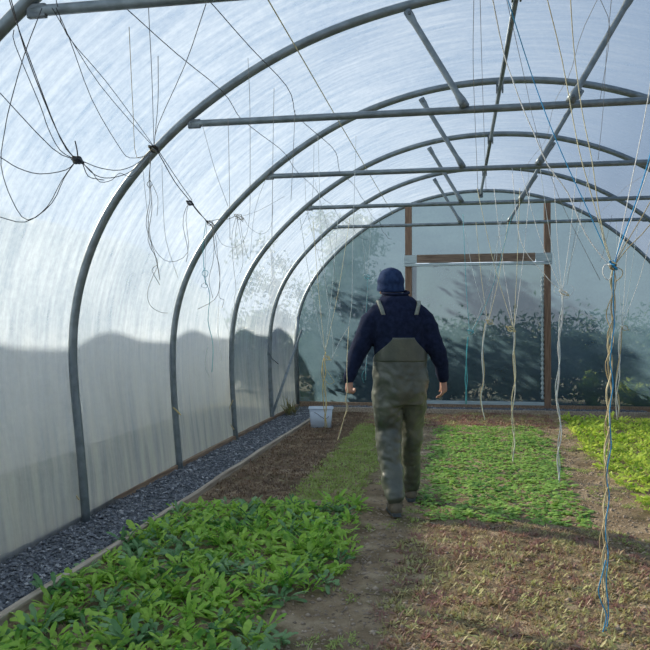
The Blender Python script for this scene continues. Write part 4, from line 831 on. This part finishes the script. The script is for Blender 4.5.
# ---------------------------------------------------------------- person, seen from behind, walking away
PO = Vector((-.436, 5.792, 0)); PU = Vector((.985, .174, 0)); PV = Vector((-.174, .985, 0))
def L3(a, b, z): return PO + PU * a + PV * b + Vector((0, 0, z))
def loft(mb, secs, n=28):
    """secs: (a, b, z, ra, rb) ellipses in the horizontal plane, closed by domed ends"""
    vs = []; fs = []
    def ring(s, k=1., dz=0.):
        return [L3(s[0] + s[3] * k * math.cos(2 * PI * i / n), s[1] + s[4] * k * math.sin(2 * PI * i / n), s[2] + dz) for i in range(n)]
    rings = [ring(s) for s in secs]
    for r_ in rings: vs += r_
    m = len(rings)
    for j in range(m - 1):
        for i in range(n): fs.append((j * n + i, j * n + (i + 1) % n, (j + 1) * n + (i + 1) % n, (j + 1) * n + i))
    fs.append(tuple(range(n))[::-1]); fs.append(tuple((m - 1) * n + i for i in range(n)))
    mb.add(vs, fs)
def limb(mb, pts, rad, n=14, ell=None):
    """tapered limb with rounded ends along world points"""
    P_ = [Vector(p) for p in pts]; R_ = list(rad)
    d0 = (P_[0] - P_[1]).normalized(); d1 = (P_[-1] - P_[-2]).normalized()
    a = [P_[0] + d0 * R_[0] * .95, P_[0] + d0 * R_[0] * .6]; ar = [R_[0] * .25, R_[0] * .8]
    z = [P_[-1] + d1 * R_[-1] * .6, P_[-1] + d1 * R_[-1] * .95]; zr = [R_[-1] * .8, R_[-1] * .25]
    mb.tube(a + P_ + z, ar + R_ + zr, n)
def ball(mb, c, r3, n=16, m=10):
    vs = []; fs = []
    for j in range(m + 1):
        th = PI * j / m
        for i in range(n): vs.append(c + PU * r3[0] * math.sin(th) * math.cos(2 * PI * i / n) + PV * r3[1] * math.sin(th) * math.sin(2 * PI * i / n) + Vector((0, 0, r3[2] * math.cos(th))))
    for j in range(m):
        for i in range(n): fs.append((j * n + i, (j + 1) * n + i, (j + 1) * n + (i + 1) % n, j * n + (i + 1) % n))
    mb.add(vs, fs)
def fuse(name, mb, vox, smooth, mat, parent, disp=None):
    me = mesh(name, mb.v, mb.f); bm = bmesh.new(); bm.from_mesh(me)
    bmesh.ops.remove_doubles(bm, verts=bm.verts, dist=1e-6); bmesh.ops.recalc_face_normals(bm, faces=bm.faces); bm.to_mesh(me); bm.free()
    tmp = bpy.data.objects.new('tmp', me); col.objects.link(tmp)
    md = tmp.modifiers.new('r', 'REMESH'); md.mode = 'VOXEL'; md.voxel_size = vox
    sm = tmp.modifiers.new('s', 'SMOOTH'); sm.factor = .5; sm.iterations = smooth
    dg = bpy.context.evaluated_depsgraph_get(); dg.update()
    out = bpy.data.meshes.new_from_object(tmp.evaluated_get(dg)); out.name = name
    bpy.data.objects.remove(tmp)
    if disp:
        ns = [v.normal.copy() for v in out.vertices]
        for v, nn in zip(out.vertices, ns): v.co += nn * disp(v.co)
        out.update()
    out.materials.clear()
    return link(name, out, mat, parent)
M['skin'] = two_tone('skin', (.38, .20, .14), (.50, .28, .20), 20, .55, .2)
M['navy'] = two_tone('navy_fleece', (.008, .013, .034), (.016, .024, .056), 30, .95, .6, 160, spec=.15)
M['knit'] = two_tone('navy_knit', (.014, .028, .075), (.030, .055, .125), 25, .95, .5, 90, spec=.15)
t = NT('olive_waterproof'); v = t.coord('Object')
M['olive'] = t.done(t.princ(t.ramp(t.noise(v, 5, 5), [(.35, (.070, .082, .065)), (.7, (.145, .155, .115))]), .36, 0, t.bump(t.noise(v, 22, 5), .45, .008), .6))
M['strap'] = two_tone('strap_webbing', (.16, .18, .15), (.26, .28, .23), 40, .7, .4)
M['boot'] = two_tone('muddy_boot', (.10, .085, .06), (.20, .165, .11), 12, .75, .5, 60)
M['hair'] = two_tone('grey_hair', (.10, .09, .08), (.2, .18, .16), 60, .8, .5)
person = empty('person', (-.436, 5.792, 0), 'person walking away in navy knitted hat, navy fleece and olive waterproof bib overalls', 'person')
# body: one continuous figure beneath the clothes
b = MB()
loft(b, [(0, 0, .86, .13, .09), (0, 0, .98, .155, .105), (0, 0, 1.12, .14, .10), (-.01, 0, 1.30, .155, .11), (-.015, .005, 1.44, .15, .10), (-.02, .01, 1.52, .09, .08)])
limb(b, [L3(-.03, .02, 1.50), L3(-.045, .05, 1.62)], [.062, .056])
HC = L3(-.062, .10, 1.715)
ball(b, HC, (.076, .096, .115)); ball(b, HC + PV * .045 + Vector((0, 0, -.055)), (.056, .055, .065))
ball(b, HC + PV * .105 + Vector((0, 0, -.03)), (.012, .018, .020), 8, 6)          # nose
ball(b, HC + PV * .088 + Vector((0, 0, -.068)), (.024, .012, .008), 8, 6)         # lips
for s in (-1, 1):
    ball(b, HC + PU * s * .078 + Vector((0, 0, -.035)) - PV * .005, (.010, .018, .031), 8, 6)   # ears
ARML = [L3(-.20, 0, 1.47), L3(-.293, -.01, 1.285 - .03), L3(-.37, -.05, 1.085), L3(-.392, -.075, 1.005)]
ARMR = [L3(.165, 0, 1.47), L3(.262, -.01, 1.277 - .03), L3(.328, .035, 1.09), L3(.342, .06, .99)]
for A_ in (ARML, ARMR): limb(b, A_, [.052, .044, .033, .027])
legL = [L3(-.09, 0, .93), L3(-.088, .02, .56), L3(-.062, -.16, .13)]; legR = [L3(.09, 0, .93), L3(.105, .17, .56), L3(.115, .34, .11)]
for G_ in (legL, legR): limb(b, G_, [.085, .058, .04])
def hand(wr, down, fwd, side, curl):
    """palm below the wrist, thumb towards `side`; four fingers curling towards `fwd`"""
    down = down.normalized(); palm = wr + down * .065
    X_ = fwd.normalized(); Y_ = down.cross(X_).normalized()
    if Y_.dot(side) < 0: Y_ = -Y_
    limb(b, [wr - down * .01, palm], [.027, .030], 12)
    for k, (o_, ln) in enumerate(((.027, .078), (.009, .086), (-.009, .080), (-.026, .062))):
        p = palm + Y_ * o_ + down * .012; q = [p]; ang = .25
        for sgm in range(3):
            ang += curl[sgm]; p = p + (down * math.cos(ang) + X_ * math.sin(ang)) * ln * (.45, .31, .24)[sgm]; q.append(p)
        limb(b, q, [.0098, .0092, .0085, .0072], 8)
    limb(b, [wr + down * .025 + Y_ * .020, wr + down * .055 + Y_ * .040 + X_ * .02, wr + down * .085 + Y_ * .040 + X_ * .040], [.013, .0108, .0088], 8)
    limb(b, [palm - down * .02 + Y_ * .018, palm + down * .018 + Y_ * .018], [.017, .015], 8); limb(b, [palm - down * .02 - Y_ * .018, palm + down * .018 - Y_ * .018], [.017, .014], 8)
hand(L3(-.392, -.078, .992), Vector((-.05, -.1, -1)), PU * .8 + PV * .6, PV * .6 - PU * .6, (.75, 1.2, .8))
hand(L3(.343, .062, .975), Vector((.02, .05, -1)), -PU * .9 + PV * .35, PV, (.25, .45, .35))
fuse('body', b, .0055, 4, M['skin'], person)
for s in (-1, 1):
    m_ = MB(); ball(m_, HC + PU * s * .030 + PV * .090 + Vector((0, 0, -.002)), (.010, .008, .006), 8, 6); m_.build('eye', M['twine']['white'], person, True)
m_ = MB(); ball(m_, HC - PV * .022 + Vector((0, 0, -.03)), (.081, .080, .075), 16, 10); m_.build('hair', M['hair'], person, True)
# jumper
j_ = MB()
loft(j_, [(0, 0, 1.02, .185, .135), (0, 0, 1.12, .195, .14), (0, -.005, 1.22, .20, .145), (-.008, -.01, 1.34, .205, .150), (-.015, -.012, 1.45, .208, .142), (-.018, -.005, 1.53, .192, .122), (-.022, .008, 1.588, .158, .105), (-.024, .018, 1.632, .124, .10)])
loft(j_, [(-.025, .02, 1.53, .10, .088), (-.030, .03, 1.60, .115, .095), (-.030, .035, 1.665, .102, .094)], 20)
limb(j_, [L3(-.15, 0, 1.51), L3(-.222, 0, 1.45), L3(-.292, -.01, 1.275), L3(-.335, -.03, 1.18), L3(-.372, -.052, 1.085), L3(-.394, -.076, 1.005)], [.080, .082, .077, .067, .054, .046], 16)
limb(j_, [L3(.115, 0, 1.51), L3(.186, 0, 1.45), L3(.258, -.01, 1.27), L3(.295, .01, 1.18), L3(.326, .034, 1.085), L3(.342, .060, 1.0)], [.080, .082, .077, .067, .054, .046], 16)
def dj(c):
    z = c.z
    q = noise.noise(Vector((c.x * 5, c.y * 5, z * 13))) * .010 + noise.noise(Vector((c.x * 16, c.y * 16, z * 22))) * .004
    return q
fuse('fleece_jumper', j_, .009, 7, M['navy'], person, dj)
m_ = MB(); cpts = [L3(-.030 + .102 * math.cos(a * PI / 12), .034 + .096 * math.sin(a * PI / 12), 1.665 + .018 * math.sin(a * PI / 12)) for a in range(25)]
m_.tube(cpts, .011, 8); m_.build('collar', M['navy'], person, True)
# overalls
o_ = MB()
loft(o_, [(.002, 0, .80, .185, .125), (.002, -.005, .90, .208, .145), (.002, -.008, .99, .213, .155), (0, -.006, 1.08, .208, .152), (0, -.004, 1.165, .206, .149)])
limb(o_, [L3(-.098, 0, .90), L3(-.096, .0, .78), L3(-.088, .015, .60), L3(-.080, -.04, .40), L3(-.068, -.11, .22), L3(-.058, -.168, .135)], [.118, .116, .101, .090, .084, .080], 18)
limb(o_, [L3(.100, .01, .90), L3(.108, .06, .78), L3(.108, .155, .60), L3(.112, .22, .40), L3(.116, .29, .22), L3(.120, .335, .12)], [.112, .104, .088, .078, .072, .074], 18)
def do(c):
    z = c.z; f = 1.0 if z < 1.02 else max(0, (1.17 - z) / .15)
    w = math.sin((z + .16 * noise.noise(Vector((c.x * 6, c.y * 6, z * 3)))) * 60) * .0022 * (.4 + noise.noise(Vector((c.x * 4, c.y * 4, z * 5))) + .5)
    return f * (w + noise.noise(Vector((c.x * 7, c.y * 7, z * 9))) * .016 + noise.noise(Vector((c.x * 18 + z * 8, c.y * 18, z * 26))) * .006)
ov = fuse('bib_overalls', o_, .009, 6, M['olive'], person, do)
# raised back panel of the overalls, wrapped round the jumper
vs = []; fs = []; NA, NB = 30, 14
for i in range(NB + 1):
    t_ = i / NB; z = 1.135 + (1.318 - 1.135) * t_
    hw = .40 + 1.22 * max(0, 1 - max(0, z - 1.155) / .163) ** 1.5 if z > 1.155 else 1.62
    for k in range(NA + 1):
        a = -PI / 2 + hw * (2 * k / NA - 1) + .06
        ra = .202 + .006 * t_; rb = .146 + .012 * t_
        vs.append(L3(ra * math.cos(a), rb * math.sin(a) - .004 - .004 * t_, z))
for i in range(NB):
    for k in range(NA): a = i * (NA + 1) + k; fs.append((a, a + 1, a + NA + 2, a + NA + 1))
bp = link('back_panel', mesh('back_panel', vs, fs), M['olive'], person); md = bp.modifiers.new('s', 'SOLIDIFY'); md.thickness = .006; md.offset = 1
# straps over the shoulders
def strap(pts, w):
    vs = []; fs = []
    c = catmull(pts, 6)
    for i, p in enumerate(c):
        vs += [p - PU * w, p + PU * w]
        if i: n0 = 2 * i - 2; fs.append((n0, n0 + 1, n0 + 3, n0 + 2))
    o = link('strap', mesh('strap', vs, fs), M['strap'], person); md = o.modifiers.new('s', 'SOLIDIFY'); md.thickness = .006; md.offset = 0; return o
strap([L3(-.138, -.148, 1.49), L3(-.150, -.136, 1.53), L3(-.165, -.100, 1.575), L3(-.168, -.02, 1.60), L3(-.16, .10, 1.56), L3(-.13, .165, 1.40), L3(-.11, .18, 1.25)], .015)
strap([L3(.108, -.148, 1.49), L3(.120, -.136, 1.53), L3(.134, -.100, 1.573), L3(.136, -.02, 1.598), L3(.13, .10, 1.56), L3(.11, .165, 1.40), L3(.10, .18, 1.25)], .015)
# hat
h_ = MB()
secs = []
for k in range(13):
    t_ = k / 12; z = -.055 + .19 * t_; rr = (1 - max(0, (t_ - .28) / .72) ** 2.6) ** .5 if t_ < 1 else .12
    rr *= 1.0 + .035 * math.sin(t_ * 17); tilt = -.025 + t_ * -.01
    secs.append((HC, z, .106 * rr, .113 * rr))
vs = []; fs = []; n_ = 36
for (c_, z, ra, rb) in secs:
    for i in range(n_):
        a = 2 * PI * i / n_; f_ = 1 + .012 * math.sin(a * 9 + z * 40)
        vs.append(c_ + PU * (ra * f_ * math.cos(a)) + PV * (rb * f_ * math.sin(a)) + Vector((0, 0, z + .015 + .10 * rb * math.sin(a) * (1 - (z + .05) * 4))) - PV * .012)
for j in range(12):
    for i in range(n_): fs.append((j * n_ + i, j * n_ + (i + 1) % n_, (j + 1) * n_ + (i + 1) % n_, (j + 1) * n_ + i))
fs.append(tuple(range(n_))[::-1]); fs.append(tuple(12 * n_ + i for i in range(n_)))
hat = link('knitted_hat', mesh('knitted_hat', vs, fs), M['knit'], person)
sb = hat.modifiers.new('s', 'SUBSURF'); sb.levels = 1; sb.render_levels = 1
m_ = MB(); cf = [HC - PV * .012 + PU * (.101 * math.cos(a * PI / 18)) + PV * (.109 * math.sin(a * PI / 18)) + Vector((0, 0, -.030 + .012 * math.sin(a * PI / 18))) for a in range(37)]
m_.tube(cf, .007, 8); m_.build('hat_cuff', M['knit'], hat, True)
# boots
def boot(heel, d, lift):
    m_ = MB(); d = d.normalized(); up = Vector((0, 0, 1))
    q = [heel + up * (.045 + lift), heel + d * .08 + up * (.045 + lift * .7), heel + d * .17 + up * (.040 + lift * .3), heel + d * .235 + up * (.034)]
    limb(m_, q, [.046, .048, .050, .036], 14)
    limb(m_, [heel + d * .03 + up * (.06 + lift), heel + d * .05 + up * (.115 + lift)], [.054, .054], 14)
    o = fuse('boot', m_, .007, 4, M['boot'], person, lambda c: noise.noise(c * 30) * .003)
    for v_ in o.data.vertices:
        pass
    s_ = MB(); side = Vector((-d.y, d.x, 0)); ring0 = []; ring1 = []
    prof_ = [(-.052, .030), (-.056, 0), (-.052, -.030), (.02, -.040), (.10, -.040), (.19, -.050), (.25, -.036), (.275, 0), (.25, .036), (.19, .050), (.10, .040), (.02, .040)]
    for (f, s) in prof_:
        lf = lift * max(0, 1 - (f + .05) / .25)
        ring0.append(heel + d * f + side * s + up * (.002 + lf)); ring1.append(heel + d * f + side * s + up * (.026 + lf))
    k = len(prof_); s_.add(ring0 + ring1, [tuple(range(k)), tuple(range(k, 2 * k))[::-1]] + [(i, i + k, (i + 1) % k + k, (i + 1) % k) for i in range(k)])
    s_.build('sole', M['steel_dull'], o)
boot(L3(-.052, -.215, -.012), PV - PU * .05, .012)
boot(L3(.118, .315, -.015), PV + PU * .08, 0)

# ---------------------------------------------------------------- outside
grid_mesh('ground_outside', -40, 40, -20, 60, 2.0, lambda x, y: -.10, M['grass_out'], 'structure')
# neighbouring tunnel to the left, whose low shadow lies along the wall
CN = -7.35; HN = 3.07
def nprof(y, hump):
    c = profile(PA, -2.70, TR + .004)
    s = HN / 3.64 * (1 + .035 * hump)
    return [Vector(((p.x - RX) * 1.0 + CN, 0, p.z * s)) for p in c]
NPH = .33   # phase of its hoops along y
def nb_prof(y):
    ph = ((y - NPH) / 1.946) % 1
    return nprof(y, math.exp(-((ph - .5) / .20) ** 2) * 1.0)
ys, rows = cover(-6.0, 13.55, .14, [-7, 30], nb_prof, 0)
vs = [v for r_ in rows for v in r_]; n = len(rows[0]); fs = [(a * n + b_, a * n + b_ + 1, (a + 1) * n + b_ + 1, (a + 1) * n + b_) for a in range(len(rows) - 1) for b_ in range(n - 1)]
fs.append(tuple(range(n))); fs.append(tuple((len(rows) - 1) * n + k for k in range(n))[::-1])
t = NT('shade_cloth'); tl_ = t.n('ShaderNodeBsdfTranslucent'); tl_.inputs[0].default_value = (.84, .88, .90, 1); M['shade'] = t.done(t.mixs(.6, t.princ((.84, .88, .90), .8), tl_.outputs[0]))
tag(link('neighbouring_tunnel', mesh('neighbouring_tunnel', vs, fs), M['shade']), 'pale neighbouring polytunnel standing outside beyond the left wall', 'polytunnel')
def tree(name, x, y, h, w, z0, nleaf, ls, seed, label, cat, mat='tree', flat=1.):
    r = random.Random(seed); root = empty(name, (x, y, -.1), label, cat)
    mb = MB(); mb.tube([(x, y, -.1), (x + .1, y, z0 + (h - z0) * .5), (x, y + .1, h * .95)], [.05 + h * .012, .03 + h * .008, .02], 8)
    for k in range(14):
        a = r.uniform(0, 6.3); zb = z0 + (h - z0) * r.uniform(.0, .7); L_ = w * r.uniform(.5, .95)
        mb.tube([(x, y, zb), (x + L_ * .5 * math.cos(a), y + L_ * .5 * math.sin(a), zb + L_ * .3), (x + L_ * math.cos(a), y + L_ * math.sin(a), zb + L_ * .45)], [.035, .02, .01], 5)
    mb.build('trunk', M['bark'], root, True)
    cl = [(r.gauss(0, .42) * w, r.gauss(0, .42) * w, z0 + (h - z0) * r.betavariate(1.6, 1.4)) for _ in range(26)]
    vs = []; fs = []
    for _ in range(nleaf):
        c = r.choice(cl); s = w * .20
        p = Vector((x + c[0] + r.gauss(0, s), y + c[1] + r.gauss(0, s), c[2] + r.gauss(0, s)))
        if p.z < .02: p.z = .02 + r.random() * .2
        if p.y < 12.75 and p.x > -3.2: continue
        u = Vector((r.gauss(0, 1), r.gauss(0, 1), r.gauss(0, 1))).normalized(); w_ = u.orthogonal().normalized(); q = ls * r.uniform(.6, 1.3); b_ = len(vs)
        vs += [p - u * q, p + w_ * q * .45 + u.cross(w_) * q * .15, p + u * q, p - w_ * q * .45 + u.cross(w_) * q * .15]; fs.append((b_, b_ + 1, b_ + 2, b_ + 3))
    link('crown', mesh('crown', vs, fs), M[mat], root, False)
tree('tree', -2.2, 14.4, 3.6, .8, .8, 6500, .05, 1, 'loose leafy tree outside behind the left half of the gable', 'tree')
tree('tree', -3.5, 13.85, 3.0, .5, .5, 2600, .05, 2, 'small leafy tree outside at the left corner of the gable', 'tree')
for k, (x, y, h, w, lb) in enumerate([(-4.6, 16.2, 1.6, .7, 'dark shrub outside by the left corner of the gable'), (-1.9, 13.9, 1.5, .7, 'dark shrub outside behind the white tub'), (-.2, 14.6, 1.2, .8, 'dark shrub outside behind the person'), (1.5, 14.6, 1.1, .8, 'dark shrub outside behind the right door post'), (3.4, 14.5, 1.3, .9, 'dark shrub outside behind the right end of the gable')]):
    tree('shrub', x, y, h * 1.05, w * 1.45, .02, 6000, .06, 30 + k, lb, 'shrub')
for k, (x, y, h, w, lb) in enumerate([(2.15, 12.95, .62, .16, 'small pale green plant against the far sheet, left of two at the right'), (2.85, 12.95, .40, .30, 'low bright green plant against the far sheet at the right')]):
    tree('leafy_plant', x, y, h, w, .05, 260, .06, 50 + k, lb, 'plant', 'bright')
# hedge bank behind everything
r = random.Random(77); vs = []; fs = []
for _ in range(22000):
    x = r.uniform(-16, 18); hh = .95 + .45 * nz(x * .35, 2) ; p = Vector((x, 24 + r.gauss(0, .6), r.random() ** .8 * hh)); u = Vector((r.gauss(0, 1), r.gauss(0, 1), r.gauss(0, 1))).normalized(); w_ = u.orthogonal().normalized(); q = r.uniform(.10, .22); b_ = len(vs)
    vs += [p - u * q, p + w_ * q * .5, p + u * q, p - w_ * q * .5]; fs.append((b_, b_ + 1, b_ + 2, b_ + 3))
tag(link('hedge', mesh('hedge', vs, fs), M['tree'], None, False), 'dark green hedge far behind the gable sheet', 'hedge')

# ---------------------------------------------------------------- light, sky, camera
SUND = Vector((1.0, -.5, -.50)).normalized()
sd = bpy.data.lights.new('sun', 'SUN'); sd.energy = 8.8; sd.angle = math.radians(1.1); sd.color = (1, .90, .74)
so = bpy.data.objects.new('sun', sd); col.objects.link(so); so.rotation_euler = SUND.to_track_quat('-Z', 'Y').to_euler(); so.location = (-20, 20, 12)
w = bpy.data.worlds.new('sky'); bpy.context.scene.world = w; w.use_nodes = True; nt = w.node_tree; nt.nodes.clear()
tc = nt.nodes.new('ShaderNodeTexCoord'); sx = nt.nodes.new('ShaderNodeSeparateXYZ'); sk = nt.nodes.new('ShaderNodeValToRGB')
nt.links.new(tc.outputs['Generated'], sx.inputs[0]); nt.links.new(sx.outputs[2], sk.inputs[0])
for k_, (p_, c_) in enumerate(((0., (.62, .69, .76)), (.22, (.50, .64, .82)), (1., (.26, .40, .66)))):
    e_ = sk.color_ramp.elements[k_] if k_ < 2 else sk.color_ramp.elements.new(1.)
    e_.position = p_ if k_ < 2 else 1.; e_.color = (*c_, 1)
bg = nt.nodes.new('ShaderNodeBackground'); bg.inputs[1].default_value = .8; wo = nt.nodes.new('ShaderNodeOutputWorld')
nt.links.new(sk.outputs[0], bg.inputs[0]); nt.links.new(bg.outputs[0], wo.inputs[0])
cam = bpy.data.cameras.new('camera'); co = bpy.data.objects.new('camera', cam); col.objects.link(co)
cam.sensor_width = 36; cam.sensor_fit = 'HORIZONTAL'; cam.lens = 750 / 650 * 36; cam.clip_start = .05; cam.clip_end = 300
yaw, pitch, roll = .1747, -.0009, -.0025
fw = Vector((-math.sin(yaw) * math.cos(pitch), math.cos(yaw) * math.cos(pitch), math.sin(pitch))); r0 = Vector((math.cos(yaw), math.sin(yaw), 0)); u0 = r0.cross(fw)
rr = r0 * math.cos(roll) + u0 * math.sin(roll); uu = -r0 * math.sin(roll) + u0 * math.cos(roll)
mt = Matrix((rr, uu, -fw)).transposed().to_4x4(); mt.translation = (0, 0, 1.42); co.matrix_world = mt
sc_ = bpy.context.scene; sc_.camera = co
sc_.view_settings.view_transform = 'Standard'; sc_.view_settings.look = 'None'; sc_.view_settings.gamma = 1; sc_.view_settings.use_curve_mapping = False
sc_.view_settings.exposure = 1.12
